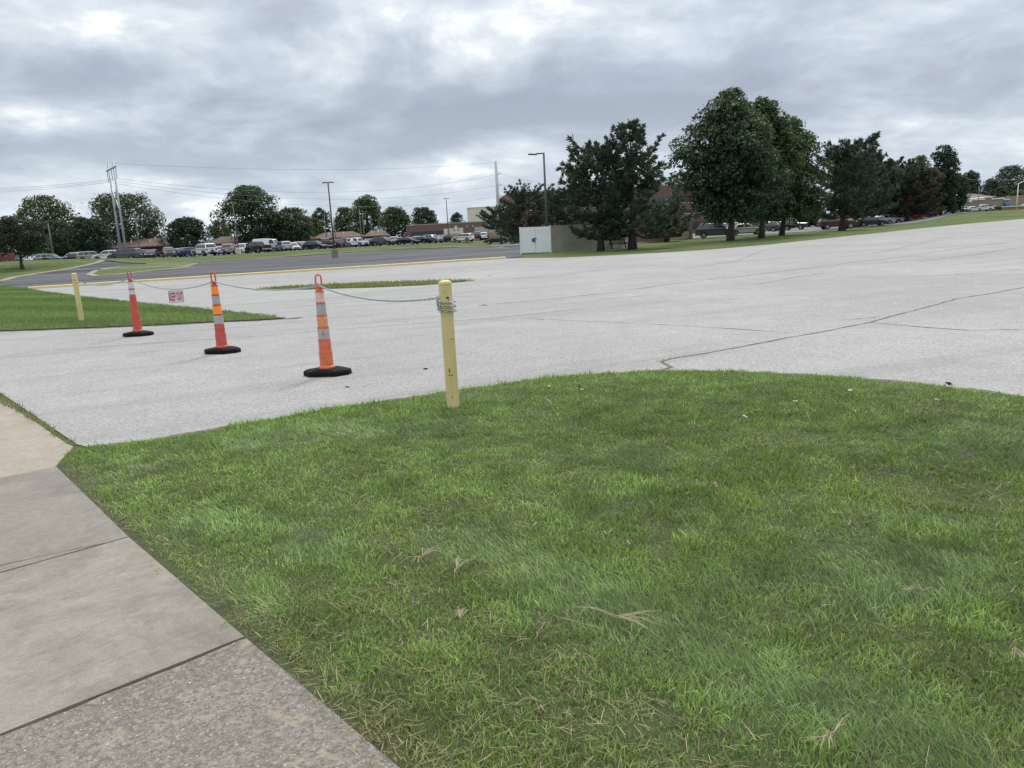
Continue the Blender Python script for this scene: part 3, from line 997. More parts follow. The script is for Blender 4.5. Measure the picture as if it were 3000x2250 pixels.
def cone(p, rz, label, body, bands, scale=1.0, ridges=True):
    t = thing('traffic_cone', label, 'traffic cone', p, rz, 'orange channelizer cones on the chain')
    t.scale = (1, 1, scale)
    o = MB().lathe(CONE_PROF, 28).build('cone_body', body, t); smooth_angle(o, 40)
    for (i, m_, lab, z0, z1) in bands:
        a, c, ra, rc = SEG[i]
        f0, f1 = a + (c - a) * z0, a + (c - a) * z1
        r0 = ra + (rc - ra) * z0 + .0016; r1 = ra + (rc - ra) * z1 + .0016
        mb = MB().lathe([(r0 - .001, f0 + .001), (r0, f0 + .0012), (r1, f1 - .0012), (r1 - .001, f1 - .001)], 28)
        o = mb.build('reflective_band', m_, t); smooth_angle(o); o['label'] = lab
    # grab loop: flat plate with a stadium loop
    mb = MB()
    mb.box((0, 0, 1.012), (.072, .022, .062))
    pts = []
    for i in range(0, 25):
        g = -.35 + (math.pi + .7) * i / 24
        if g < 0 or g > math.pi:
            continue
        pts.append((.034 * math.cos(g), 0, 1.130 + .034 * math.sin(g)))
    pts = [(.034, 0, 1.03)] + pts + [(-.034, 0, 1.03)]
    mb.path(pts, .0105, 8)
    mb.box((0, -.013, 1.0), (.045, .006, .03))
    o = mb.build('grab_loop', body, t); smooth_angle(o, 40)
    # rubber base: stretched octagon with bevelled rim
    mb = MB()
    def octo(w, d, k): return [(-w, -d * k), (-w * .55, -d), (w * .55, -d), (w, -d * k), (w, d * k), (w * .55, d), (-w * .55, d), (-w, d * k)]
    lv = [(octo(.278, .172, .30), 0.0), (octo(.278, .172, .30), .046), (octo(.262, .158, .30), .062), (octo(.135, .135, .5), .078), (octo(.11, .11, .5), .078)]
    vs = [(x, y, z) for q, z in lv for x, y in q]; fs = []
    for a in range(len(lv) - 1):
        for j in range(8): fs.append((a * 8 + j, a * 8 + (j + 1) % 8, (a + 1) * 8 + (j + 1) % 8, (a + 1) * 8 + j))
    fs += [tuple(reversed(range(8))), tuple((len(lv) - 1) * 8 + j for j in range(8))]
    mb.add(vs, fs)
    mb.build('rubber_base', M_BLACKRUB, t, bevel=.003)
    return t


c3 = cone((-2.16, 8.72, .009), R(-9), 'nearest orange cone with crazed faded bands and a torn lowest grey band', M_ORANGE,
          [(4, M_FADE1, 'crazed white and orange band', .03, .97), (3, M_GREYREF, 'grey reflective band', .02, .98), (2, M_FADE2, 'crazed orange band', .03, .97), (1, M_GREYREF, 'torn grey reflective band', .02, .98)])
# torn wedge showing the orange plastic through the lowest grey band
mb = MB(); a0 = -1.38 + R(9)
rr = .0676
vs = []
for (da, zz_) in ((-.34, .4232), (-.22, .455), (-.16, .50), (-.05, .536), (.06, .520), (.14, .48), (.30, .455), (.42, .4232)):
    vs.append((rr * math.cos(a0 + da), rr * math.sin(a0 + da), zz_))
mb.add(vs, [(0, 1, 6, 7), (1, 2, 5, 6), (2, 3, 4, 5)])
mb.build('torn_patch', M_ORANGE, c3)
c2 = cone((-4.29, 11.14, .009), R(-14), 'middle orange cone with two fluorescent orange and two grey bands', M_REDOR,
          [(4, M_FLUO, 'fluorescent orange band', .02, .98), (3, M_GREYREF, 'grey reflective band', .02, .98), (2, M_FLUO, 'fluorescent orange band', .02, .98), (1, M_GREYREF, 'grey reflective band', .02, .98)], 1.02)
c1 = cone((-7.0, 14.17, .009), R(-4), 'farthest red orange cone with two pale bands near its top', M_REDOR,
          [(4, M_PALEREF, 'pale reflective band', .05, .98), (3, M_PALEREF, 'pale reflective band', .30, .98)], 1.04)

# the chain
def link_path(pts, mb, pitch=.034, a=.0235, bw=.0085, wr=.0036):
    pts = [Vector(p) for p in pts]
    cum = [0]
    for u, v in zip(pts[:-1], pts[1:]): cum.append(cum[-1] + (v - u).length)
    n = int(cum[-1] / pitch); j = 0
    for i in range(n):
        s = (i + .5) * cum[-1] / n
        while j < len(cum) - 2 and cum[j + 1] < s: j += 1
        f = (s - cum[j]) / max(cum[j + 1] - cum[j], 1e-9)
        c = pts[j].lerp(pts[j + 1], f); t = (pts[j + 1] - pts[j]).normalized()
        ref = Vector((0, 0, 1)) if abs(t.z) < .9 else Vector((1, 0, 0))
        nrm = t.cross(ref).normalized(); bi = nrm.cross(t)
        th = R(45) + (math.pi / 2) * (i % 2)
        w = nrm * math.cos(th) + bi * math.sin(th); h = t.cross(w)
        ring = []
        L = a - bw
        for k in range(12):
            g = 2 * math.pi * k / 12
            ring.append((L * (1 if math.cos(g) > 0 else -1) + bw * math.cos(g), bw * math.sin(g)))
        vs, fs = [], []
        m_ = len(ring)
        for k, (uu, ww) in enumerate(ring):
            q0, q1 = ring[k - 1], ring[(k + 1) % m_]
            tt = Vector((q1[0] - q0[0], q1[1] - q0[1])).normalized()
            nn = (tt.y, -tt.x)
            for e in range(5):
                g = 2 * math.pi * e / 5
                off = wr * math.cos(g)
                vs.append(c + t * (uu + nn[0] * off) + w * (ww + nn[1] * off) + h * (wr * math.sin(g)))
        for k in range(m_):
            for e in range(5):
                fs.append((k * 5 + e, k * 5 + (e + 1) % 5, ((k + 1) % m_) * 5 + (e + 1) % 5, ((k + 1) % m_) * 5 + e))
        mb.add(vs, fs)


def sagline(p, q, sag, n=24):
    p, q = Vector(p), Vector(q)
    return [p.lerp(q, i / n) - Vector((0, 0, 4 * sag * (i / n) * (1 - i / n))) for i in range(n + 1)]


aL = pL + Vector((.058, -.02, .945)); a1 = Vector((-7.0, 14.17, 1.085)); a2 = Vector((-4.29, 11.14, 1.065)); a3 = Vector((-2.16, 8.72, 1.045))
aB = pB + Vector((-.066, .0, .985))
mb = MB()
M_CHAIN = mat('zinc_chain', (.40, .44, .47), .4, .25, 40, metal=.45)
t_ch = thing('chain', 'galvanised chain strung through the cones between the two yellow bollards', 'chain', aB)
for p, q, sg in ((aL, a1, .11), (a1, a2, .155), (a2, a3, .08), (a3, aB, .085)):
    mb = MB(); link_path(sagline(p, q, sg), mb)
    mb.v = [tuple(Vector(v) - aB) for v in mb.v]
    o = mb.build('chain_span', M_CHAIN, t_ch, smooth=True)
wrap = []
for i in range(0, 150):
    s = i / 149
    g = math.pi - s * 2 * math.pi * 3.1
    tilt = (.012, .028, .040, .04)[min(3, int(s * 3.1))]
    zz_ = .975 - .030 * s * 3.1 - tilt * (1 + math.cos(g)) / 2 * .9
    rr = BR + .010 + (.012 if math.cos(g) > .7 else 0) + (.008 if math.cos(g) < -.7 else 0)
    wrap.append(pB + Vector((rr * math.cos(g), rr * math.sin(g), zz_)))
mb = MB(); link_path(wrap, mb)
link_path([pB + Vector((-.066, -.02, 1.0)), pB + Vector((-.074, -.03, .95)), pB + Vector((-.068, -.035, .90)), pB + Vector((-.05, -.05, .865))], mb)
mb.v = [tuple(Vector(v) - aB) for v in mb.v]
mb.build('wound_end', M_CHAIN, t_ch, smooth=True)

# KEEP OUT sign hanging under the chain
mid = sagline(a1, a2, .155)[14]
dirc = (a2 - a1); dirc.z = 0; dirc.normalize()
sign = thing('keep_out_sign', 'small white KEEP OUT sign with tall red letters hanging from the chain', 'sign', mid + Vector((0, 0, -.022)), R(14))
SW, SH = .228, .196
MB().box((0, 0, -SH / 2), (SW, .004, SH)).build('panel', mat('sign_white', (.66, .66, .66), .5), sign, bevel=.001)
mb = MB()
for c, s in (((0, -.0045, -.004), (SW, .003, .008)), ((0, -.0045, -SH + .004), (SW, .003, .008)), ((-SW / 2 + .004, -.0045, -SH / 2), (.008, .003, SH - .016)), ((SW / 2 - .004, -.0045, -SH / 2), (.008, .003, SH - .016))):
    mb.box(c, s)
mb.build('border', mat('sign_grey', (.22, .23, .25), .5), sign)
def text_mesh(txt, w, h, depth=.002):
    cu = bpy.data.curves.new('lettering', 'FONT'); cu.body = txt; cu.align_x = 'CENTER'; cu.align_y = 'CENTER'; cu.extrude = 0.02; cu.offset = .018
    ob = bpy.data.objects.new('lettering', cu); COL.objects.link(ob)
    bpy.context.view_layer.update()
    me = bpy.data.meshes.new_from_object(ob.evaluated_get(bpy.context.evaluated_depsgraph_get()))
    bpy.data.objects.remove(ob); bpy.data.curves.remove(cu)
    n = len(me.vertices); co = np.zeros(n * 3); me.vertices.foreach_get('co', co); co = co.reshape(-1, 3)
    mn, mx_ = co.min(0), co.max(0)
    co[:, 0] = (co[:, 0] - (mn[0] + mx_[0]) / 2) / (mx_[0] - mn[0]) * w
    yy = (co[:, 1] - (mn[1] + mx_[1]) / 2) / (mx_[1] - mn[1]) * h
    out = np.stack([co[:, 0], -co[:, 2] / .04 * depth * 2, yy], 1)
    me.vertices.foreach_set('co', out.reshape(-1)); me.update()
    return me
me = text_mesh('KEEP OUT', .200, .140)
me.materials.clear(); me.materials.append(mat('sign_red', (.42, .035, .055), .5))
o = link('lettering', me, sign); o.location = (0, -.0045, -SH / 2)
for sx in (-1, 1):
    mb = MB(); mb.path([(sx * .015, 0, .024), (sx * .06, 0, .010), (sx * .090, 0, -.012)], .0025, 6)
    mb.build('hanger', M_CHAIN, sign)

# ---- small things lying on the lawn
M_PAPER = mat('white_litter', (.62, .63, .62), .8)
def scrap(px, py, s, seed, label):
    p = GT(px, py); rnd = random.Random(seed)
    z = float(z_lawn(p.x, p.y)) + .038
    mb = MB(); n = 5; vs = []
    for j in range(n):
        for i in range(n):
            vs.append(((i - 2) * s / 4 + rnd.uniform(-.1, .1) * s, (j - 2) * s / 6 + rnd.uniform(-.1, .1) * s, rnd.uniform(0, .45) * s))
    mb.add(vs, [(j * n + i, j * n + i + 1, (j + 1) * n + i + 1, (j + 1) * n + i) for j in range(n - 1) for i in range(n - 1)])
    o = mb.build('paper_scrap', M_PAPER); o.location = (p.x, p.y, z); o.rotation_euler.z = rnd.uniform(0, 6)
    tag(o, label, 'litter', 'white scraps on the lawn')


for k, (px, py, s, lb) in enumerate([
        (1606, 1190, .040, 'white crumpled scrap on the grass nearest to the near bollard'), (1706, 1160, .045, 'white scrap on the grass with a brown leaf behind it'),
        (1609, 1150, .048, 'flat white scrap just inside the lawn rim right of the bollard'), (1977, 1130, .026, 'tiny white scrap below the mouth of the long crack'),
        (2057, 1139, .026, 'tiny white scrap right of the mouth of the long crack'), (2329, 1197, .055, 'largest white scrap, oval, in the middle of the lawn rim'),
        (2328, 1183, .018, 'tiniest white crumb behind the largest scrap'), (2492, 1164, .050, 'peaked white scrap near the lawn rim on the far right'),
        (2742, 1193, .048, 'white forked scrap at the right end of the lawn'), (2505, 1228, .030, 'dull white scrap in front of the peaked scrap'),
        (2183, 1244, .060, 'pale folded strip lying in the dark grass')]):
    scrap(px, py, s * .66, 40 + k, lb)


def leaf(px, py, s, seed, label, col):
    p = GT(px, py); rnd = random.Random(seed)
    mb = MB(); pts = []
    for i in range(10):
        g = 2 * math.pi * i / 10; q = (1.0 if i % 2 == 0 else .55)
        pts.append((s * q * math.cos(g) * .5, s * q * math.sin(g) * .4, .012 * abs(math.sin(2 * g)) + .02 * abs(math.cos(g))))
    mb.add([(0, 0, 0)] + pts, [(0, i + 1, (i + 1) % 10 + 1) for i in range(10)])
    o = mb.build('fallen_leaf', mat('dead_leaf_%d' % (seed % 2), col, .8, .3, 20)); o.location = (p.x, p.y, float(z_lawn(p.x, p.y)) + .036); o.rotation_euler = (rnd.uniform(-.5, .5), rnd.uniform(-.5, .5), rnd.uniform(0, 6))
    tag(o, label, 'leaf', 'dead leaves on the lawn')


leaf(2088, 1452, .060, 2, 'curled tan leaf in the middle of the lawn', (.34, .25, .165))
leaf(1956, 1406, .055, 3, 'reddish leaf left of the curled tan leaf', (.19, .125, .09))
leaf(1698, 1152, .050, 5, 'rusty leaf behind a white scrap near the lawn rim', (.19, .125, .09))
leaf(2778, 1145, .085, 7, 'dark brown leaf clump at the right lawn rim', (.12, .06, .035))


def dry_tuft(px, py, s, seed, label):
    p = GT(px, py); rnd = random.Random(seed); mb = MB(); a0 = rnd.uniform(0, 6)
    for i in range(16):
        a = a0 + rnd.gauss(0, .28) + (math.pi if rnd.random() < .10 else 0); L = s * rnd.uniform(.4, 1)
        z0 = rnd.uniform(0, .012)
        mb.path([(0, 0, z0), (L * .5 * math.cos(a), L * .5 * math.sin(a), z0 + rnd.uniform(.008, .025)), (L * math.cos(a + rnd.gauss(0, .2)), L * math.sin(a + rnd.gauss(0, .2)), rnd.uniform(0, .012))], [.0015, .0013, .0006], 5)
    o = mb.build('dry_grass_clump', mat('straw', (.36, .315, .20), .8, .25, 30)); o.location = (p.x, p.y, float(z_lawn(p.x, p.y)) + .040)
    tag(o, label, 'dry grass', 'pulled clumps of dry grass')


dry_tuft(1240, 1662, .16, 1, 'pale uprooted dry grass clump left of the middle of the lawn')
dry_tuft(1810, 1850, .19, 2, 'pale uprooted dry grass clump with a brown root in the lower middle')
dry_tuft(1350, 1850, .10, 3, 'small straw coloured clump between the two large clumps')
dry_tuft(1340, 1700, .15, 4, 'long thin straw stalks right beside the first uprooted clump')
dry_tuft(2440, 2200, .12, 5, 'tan dry clump at the bottom right of the lawn')
dry_tuft(2955, 1950, .08, 6, 'small pale dry sprig at the right frame edge of the lawn')
dry_tuft(2700, 1775, .09, 9, 'small tan dry sprig in the dark grass on the right')

mb = MB(); p = GT(1247, 1084); mb.box((p.x, p.y, .016), (.05, .018, .012), Matrix.Rotation(.2, 3, 'Z'))
tag(mb.build('debris', M_BLACKRUB, bevel=.003), 'small black scrap on the concrete left of the near bollard', 'debris')
mb = MB(); p = GT(1017, 1137); mb.box((p.x, p.y, .014), (.045, .012, .008), Matrix.Rotation(-.5, 3, 'Z')); mb.box((p.x + .02, p.y - .006, .013), (.02, .02, .006), Matrix.Rotation(.5, 3, 'Z'))
tag(mb.build('debris', M_BLACKRUB, bevel=.002), 'small black twig on the concrete below the nearest cone', 'debris')


# ================================================================== TREES
def trunk_mb(h, r, limbs, seed, top=0.75, lean=(0, 0), fork=0.3, spread=0.3):
    rnd = random.Random(seed); mb = MB()
    pts = [(lean[0] * t * h + rnd.gauss(0, .012) * h * (t > .1), lean[1] * t * h + rnd.gauss(0, .012) * h * (t > .1), t * h * top - .1) for t in np.linspace(0, 1, 7)]
    mb.path(pts, [r * 1.45] + [r * (1 - .8 * t) for t in np.linspace(.08, 1, 6)], 9)
    for i in range(limbs):
        t = rnd.uniform(fork, .9); a = i * 2.4 + rnd.uniform(-.4, .4)
        z0 = t * h * top; L = h * spread * rnd.uniform(.7, 1.15) * (1.15 - .5 * t)
        c = Vector((lean[0] * t * h, lean[1] * t * h, z0)); q = [c]
        for s in (.35, .7, 1.0):
            q.append(c + Vector((math.cos(a) * L * s, math.sin(a) * L * s, L * (.55 * s + .35 * s * s))) + Vector((rnd.gauss(0, .03), rnd.gauss(0, .03), rnd.gauss(0, .03))) * L)
        rr = r * (1 - .75 * t) * .62
        mb.path(q, [rr, rr * .7, rr * .45, rr * .2], 6)
    return mb


PROFILES = {
    'oval': lambda t: np.sqrt(np.clip(1 - (2 * t - 1) ** 2, 0, 1)) ** .8,
    'dome': lambda t: np.where(t < .25, .80 + .8 * t, np.sqrt(np.clip(1 - ((t - .25) / .75) ** 2, 0, 1)) ** .85),
    'egg': lambda t: np.where(t < .3, .62 + 1.27 * t, (1 - ((t - .3) / .7) ** 1.7).clip(0) ** .75),
    'broad': lambda t: np.where(t < .28, .66 + 1.2 * t, (1 - ((t - .28) / .72) ** 1.9).clip(0) ** .74),
    'cone': lambda t: (1 - t).clip(0) ** .75 * np.where(t < .08, .6 + 5 * t, 1.0),
    'column': lambda t: np.sqrt(np.clip(1 - (1.6 * t - .6) ** 2, 0, 1)) ** .6,
}


def crown_mesh(name, h0, h1, w, prof, nleaf, ls, cols, seed, nclump=None, lump=.28, gap=.10, tips=None):
    """leaf clumps filling an uneven envelope"""
    rng = np.random.default_rng(seed)
    H_ = h1 - h0
    nc = nclump or int(90 + 6 * w * H_ ** .5)
    # lumpy outline: a few big lobes in angle and height
    na = 6; ph = rng.uniform(0, 6.28, na); am = rng.uniform(.3, 1, na); fr = rng.integers(1, 5, na); fz = rng.uniform(2, 9, na)
    def env(a, t):
        k = sum(am[i] * np.sin(fr[i] * a + fz[i] * t + ph[i]) for i in range(na)) / na
        return PROFILES[prof](t) * (1 + lump * k * 1.8) * w / 2
    t = rng.beta(1.1, 1.15, nc * 3); a = rng.uniform(0, 6.283, nc * 3)
    R_ = env(a, t)
    rad = np.sqrt(rng.uniform(.12, 1, nc * 3))
    keep = rng.random(nc * 3) < (R_ / (w / 2) + .15).clip(0, 1)
    t, a, R_, rad = [q[keep][:nc] for q in (t, a, R_, rad)]
    nc = t.size
    cr = np.clip(rng.normal(.105, .03, nc), .05, .18) * (w * .55 + H_ * .35)
    cr = np.minimum(cr, R_ * .7 + .25)
    rr = np.maximum(R_ - cr * .7, 0) * rad
    C = np.stack([rr * np.cos(a), rr * np.sin(a), h0 + t * H_], 1)
    C[:, 2] = np.minimum(C[:, 2], h1 - cr * .5)
    C[:, 2] = np.maximum(C[:, 2], h0 + cr * .3)
    wt_ = cr ** 2; wt_ /= wt_.sum()
    idx = rng.choice(nc, nleaf, p=wt_)
    v = rng.normal(size=(nleaf, 3)); v /= np.linalg.norm(v, axis=1)[:, None]
    v[:, 2] = np.where(v[:, 2] < -.2, -v[:, 2] * rng.choice([1, -1], nleaf, p=[.65, .35]), v[:, 2])
    q = rng.uniform(.45, 1.08, nleaf) ** .6
    # ragged: some leaves stick out as twig ends
    out = rng.random(nleaf) < .03
    q = np.where(out, q * rng.uniform(1.1, 1.5, nleaf), q)
    P = C[idx] + v * (cr[idx] * q)[:, None] * np.array([1, 1, .78])
    N = v * .55 + rng.normal(size=(nleaf, 3)) * .6 + np.array([0, 0, .45])
    N /= np.linalg.norm(N, axis=1)[:, None]
    U = np.cross(N, rng.normal(size=(nleaf, 3))); U /= np.linalg.norm(U, axis=1)[:, None]
    W = np.cross(N, U)
    s = ls * np.clip(rng.normal(1, .3, nleaf), .45, 1.8)
    V = np.zeros((nleaf, 4, 3))
    V[:, 0] = P - U * s[:, None] * .6; V[:, 1] = P + W * s[:, None] * .42 + N * s[:, None] * .12
    V[:, 2] = P + U * s[:, None] * .6; V[:, 3] = P - W * s[:, None] * .42 + N * s[:, None] * .12
    cb = rng.random(nc)
    u = (cb[idx] * .6 + rng.random(nleaf) * .4)[:, None]
    c = np.array(cols[0]) * (1 - u) + np.array(cols[1]) * u
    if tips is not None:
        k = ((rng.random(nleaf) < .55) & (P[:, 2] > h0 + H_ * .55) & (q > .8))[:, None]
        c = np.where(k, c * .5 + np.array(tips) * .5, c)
    c = c * rng.normal(1, .18, nleaf)[:, None].clip(.5, 1.6)
    return fast_mesh(name, V, 4, [(0, 1, 2, 3)], c, M_LEAF)


GREEN_D = ((.022, .044, .026), (.056, .088, .042))
GREEN_M = ((.030, .056, .026), (.068, .104, .042))
GREEN_L = ((.044, .072, .024), (.090, .125, .042))
OLIVE = ((.030, .042, .022), (.058, .070, .032))


def deciduous(label, base, top, w, prof='dome', nleaf=4000, ls=.36, cols=GREEN_D, seed=1, r=.3, clear=.14, limbs=7, group=None, lump=.28, tips=None, trunk_lean=(0, 0), fork=.3, off=(0, 0), crown_w=None, spread=.3):
    t = thing('tree', label, 'tree', base, 0, group)
    nleaf = int(nleaf * 2.4); ls = ls * .74
    trunk_mb(top, r, limbs, seed, .8, trunk_lean, fork, spread).build('trunk', M_BARK, t, smooth=True)
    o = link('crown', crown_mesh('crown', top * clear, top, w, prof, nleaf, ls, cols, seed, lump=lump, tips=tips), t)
    o.location = (off[0], off[1], 0)
    return t


def pine(label, base, top, w, seed, clear=.16, brown=None, r=.26, shape='cone', group=None, dense=1.0, nl=.33, fork_low=False, cols=((.034, .058, .042), (.082, .112, .074))):
    rng = np.random.default_rng(seed); rnd = random.Random(seed)
    t = thing('pine_tree', label, 'pine tree', base, 0, group)
    mb = MB()
    mb.path([(rnd.gauss(0, .02) * k, rnd.gauss(0, .02) * k, top * .98 * k / 6 - .1) for k in range(7)], [r * 1.4] + [r * (1 - .93 * k / 6) for k in range(1, 7)], 9)
    tufts = []; z = top * clear; i = 0
    while z < top * .985:
        f = (z - top * clear) / (top * (1 - clear))
        env = {'cone': (1 - f) ** .8 * .92 + .06, 'round': math.sqrt(max(0, 1 - (f * 1.15 - .25) ** 2)) ** .9, 'spread': min(1, (1 - f) ** .55 * (.55 + f * 1.1)) + .04}[shape]
        k = rnd.choice((3, 4, 4, 5)); a0 = rnd.uniform(0, 6.28)
        for j in range(k):
            if rnd.random() < .10: continue
            a = a0 + 6.283 * j / k + rnd.gauss(0, .25)
            L = max(.35, w / 2 * env * rnd.uniform(.62, 1.12))
            up = (.10 + .55 * f) * rnd.uniform(.6, 1.3) - .12 * (1 - f)
            p = [Vector((0, 0, z))]; side = rnd.gauss(0, .12)
            for s in (.3, .6, .85, 1.0):
                p.append(Vector((math.cos(a + side * s) * L * s, math.sin(a + side * s) * L * s, z + L * (up * s + .16 * s * s * s) - L * .10 * math.sin(s * 3.1))))
            br = max(.018, r * .30 * (1 - f * .7) * L / (w / 2))
            mb.path(p, [br, br * .8, br * .55, br * .4, br * .2], 5, caps=False)
            nb = max(4, int(L * 4.6 * dense))
            for q in range(nb):
                s = .28 + .72 * (q + rnd.random()) / nb
                m_ = s * 4 if s < 1 else 3.99
                idx = min(3, sum(s > b_ for b_ in (.3, .6, .85))); bb = (0, .3, .6, .85, 1.0)
                pt = p[idx].lerp(p[idx + 1], (s - bb[idx]) / (bb[idx + 1] - bb[idx]))
                sd = rnd.uniform(-1, 1) * .42 * L * (1.15 - s) + rnd.gauss(0, .1)
                c = pt + Vector((-math.sin(a) * sd, math.cos(a) * sd, abs(rnd.gauss(0, .10)) + .04))
                dv = Vector((math.cos(a), math.sin(a), .45)) + Vector((-math.sin(a), math.cos(a), 0)) * (sd / max(.3, .3 * L)) * .6
                tufts.append((*c, *dv.normalized()))
        z += top * rnd.uniform(.030, .050) * (1.0 if f < .8 else .8); i += 1
    for q in range(10):
        tufts.append((rnd.gauss(0, .1), rnd.gauss(0, .1), top - rnd.uniform(0, .5), rnd.gauss(0, .4), rnd.gauss(0, .4), 1))
    if fork_low:
        mb.path([(0, 0, top * .14), (.5, .2, top * .19), (1.0, .3, top * .22), (1.35, .5, top * .31)], [r * .55, r * .5, r * .42, r * .2], 7)
    sq = (top - .25) / max(q_[2] for q_ in tufts)
    mb.v = [(x_, y_, z_ * sq) for x_, y_, z_ in mb.v]
    mb.build('trunk', M_PINEBARK, t, smooth=True)
    T = np.array(tufts); T[:, 2] *= sq; nt_ = len(T); K = 22
    C = np.repeat(T[:, :3], K, 0); D = np.repeat(T[:, 3:], K, 0); n = C.shape[0]
    v = rng.normal(size=(n, 3)); v /= np.linalg.norm(v, axis=1)[:, None]
    d = D * 1.0 + v * .85 + np.array([0, 0, .25]); d /= np.linalg.norm(d, axis=1)[:, None]
    C = C + rng.normal(size=(n, 3)) * nl * .15
    L = nl * rng.uniform(.7, 1.25, n); W = nl * .135 * rng.uniform(.7, 1.3, n)
    s = np.cross(d, rng.normal(size=(n, 3))); s /= np.linalg.norm(s, axis=1)[:, None]
    V = np.zeros((n, 4, 3))
    V[:, 0] = C; V[:, 1] = C + d * (L * .5)[:, None] + s * W[:, None]; V[:, 2] = C + d * L[:, None]; V[:, 3] = C + d * (L * .5)[:, None] - s * W[:, None]
    u = np.repeat(rng.random(nt_), K) * .6 + rng.random(n) * .4
    c = np.array(cols[0]) * (1 - u[:, None]) + np.array(cols[1]) * u[:, None]
    if brown is not None:
        # patches of dead rust-coloured needles: (x, y, z, radius, share)
        for bx, by, bz, rad, sh in brown:
            dd = np.linalg.norm((T[:, :3] - np.array([bx, by, bz])) / np.array([1, 1, 1]), axis=1)
            k = np.repeat(rng.random(nt_) < sh * np.exp(-(dd / rad) ** 2), K)[:, None]
            c = np.where(k, np.array([.150, .088, .058]) * rng.uniform(.55, 1.25, (n, 1)), c)
    c = c * rng.normal(1, .15, n)[:, None].clip(.5, 1.5)
    link('needles', fast_mesh('needles', V, 4, [(0, 1, 2, 3)], c, M_NEEDLE), t)
    return t


def seat(px_t, py_t, Y):
    """ground point under a photo pixel of a treetop at depth Y, and the height up to it"""
    p = AT(px_t, py_t, Y); z = zs(p.x, p.y)
    return Vector((p.x, p.y, z - .03)), p.z - z


def ptop(pxb, pyb, px_t, py_t):
    b_ = GT(pxb, pyb); t = AT(px_t, py_t, b_.y)
    return Vector((b_.x, b_.y, b_.z - .03)), t.z - b_.z, t.x - b_.x


def pw(wpx, Y):
    return wpx * Y / FPX * 1.02


GL = 'broadleaf trees behind the long row of cars'
# small dark multi-limbed tree on the left mound
b0 = GT(66, 788); Y0 = b0.y
deciduous('small dark ornamental tree with a forked trunk on the left mound', b0, (788 - 642) * Y0 / FPX, pw(172, Y0), 'dome', 5200, .20, ((.022, .032, .024), (.040, .050, .032)), 31, .17, .30, 9, None, .3, fork=.10, spread=.42)
for (px, py, Y, w, prof, nl, ls, cols, seed, lab, tips) in [
    (122, 577, 185, 190, 'dome', 5200, .52, GREEN_M, 2, 'tall olive green tree behind the small dark tree at the left edge', (.11, .13, .05)),
    (24, 655, 160, 120, 'oval', 2600, .42, OLIVE, 3, 'leafy tree cut by the left photo edge behind the small dark tree', None),
    (155, 648, 150, 140, 'dome', 4000, .40, GREEN_D, 4, 'dark round tree left of the leaning pole behind the silver wagon', None),
    (252, 637, 148, 135, 'dome', 4200, .40, ((.016, .036, .026), (.036, .060, .036)), 5, 'dark bluish round tree left of the twin steel pylon', None),
    (352, 571, 178, 218, 'oval', 6200, .50, GREEN_D, 6, 'large open crowned tree right behind the twin steel pylon', (.08, .10, .045)),
    (538, 639, 165, 138, 'dome', 4200, .42, ((.015, .034, .022), (.034, .058, .030)), 7, 'low dark domed tree between two brown roofs', None),
    (640, 646, 230, 80, 'oval', 2200, .5, GREEN_L, 8, 'lighter green tree at the left side of the biggest tree of the car row', None),
    (728, 548, 172, 168, 'oval', 7200, .46, ((.017, .036, .022), (.042, .070, .032)), 9, 'biggest dark tree behind the car row with a domed head', (.075, .20, .04)),
    (845, 612, 178, 150, 'dome', 5600, .44, ((.022, .044, .024), (.052, .078, .034)), 10, 'broad ragged tree directly right of the biggest dark tree', (.09, .11, .045)),
    (935, 610, 235, 62, 'oval', 2200, .5, GREEN_D, 12, 'narrow dark tree left of the tall double headed lamp', None),
    (1005, 608, 240, 72, 'dome', 2400, .55, GREEN_L, 13, 'light green tree just right of the tall double headed lamp', None),
    (1070, 573, 228, 96, 'oval', 4200, .50, GREEN_M, 14, 'tall bright topped tree above the two utility poles', (.10, .12, .05)),
    (1152, 608, 215, 104, 'dome', 4200, .48, GREEN_M, 15, 'round green tree left of the low brick building', None),
    (1240, 609, 262, 84, 'oval', 2800, .6, ((.024, .046, .030), (.05, .078, .04)), 16, 'dark domed tree standing behind the low brick building roof', None),
    (1337, 624, 330, 48, 'dome', 1500, .7, ((.034, .058, .042), (.060, .085, .052)), 17, 'small distant tree behind the roof right of the slim lamp', None),
    (915, 640, 200, 66, 'dome', 2200, .45, GREEN_L, 18, 'pale green low tree in front of the narrow dark tree', None),
    (1042, 668, 196, 34, 'dome', 1100, .36, GREEN_D, 19, 'short dark tree standing before the brown roof', None),
    (1480, 625, 160, 60, 'dome', 900, .34, GREEN_M, 20, 'half hidden green tree behind the sprawling pine', None)]:
    p, h = seat(px, py, Y)
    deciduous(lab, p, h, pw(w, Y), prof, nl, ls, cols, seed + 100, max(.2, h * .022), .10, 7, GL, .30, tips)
# bright low shrubs under the sprawling pine
for k, (px, py, Y, w, lab) in enumerate([(1518, 665, 128, 62, 'light green shrub below the sprawling pine'), (1585, 700, 96, 34, 'green shrub behind the white gate'), (140, 728, 126, 36, 'yellowish bush behind the small dark tree on the mound')]):
    p, h = seat(px, py, Y)
    t = thing('shrub', lab, 'shrub', p, 0)
    link('foliage', crown_mesh('foliage', .05, max(h, .9), pw(w, Y), 'dome', 1100, .26, GREEN_L, 300 + k), t)
    trunk_mb(max(h, .9), .05, 4, k, .7, (0, 0), .1, .4).build('stem', M_BARK, t)

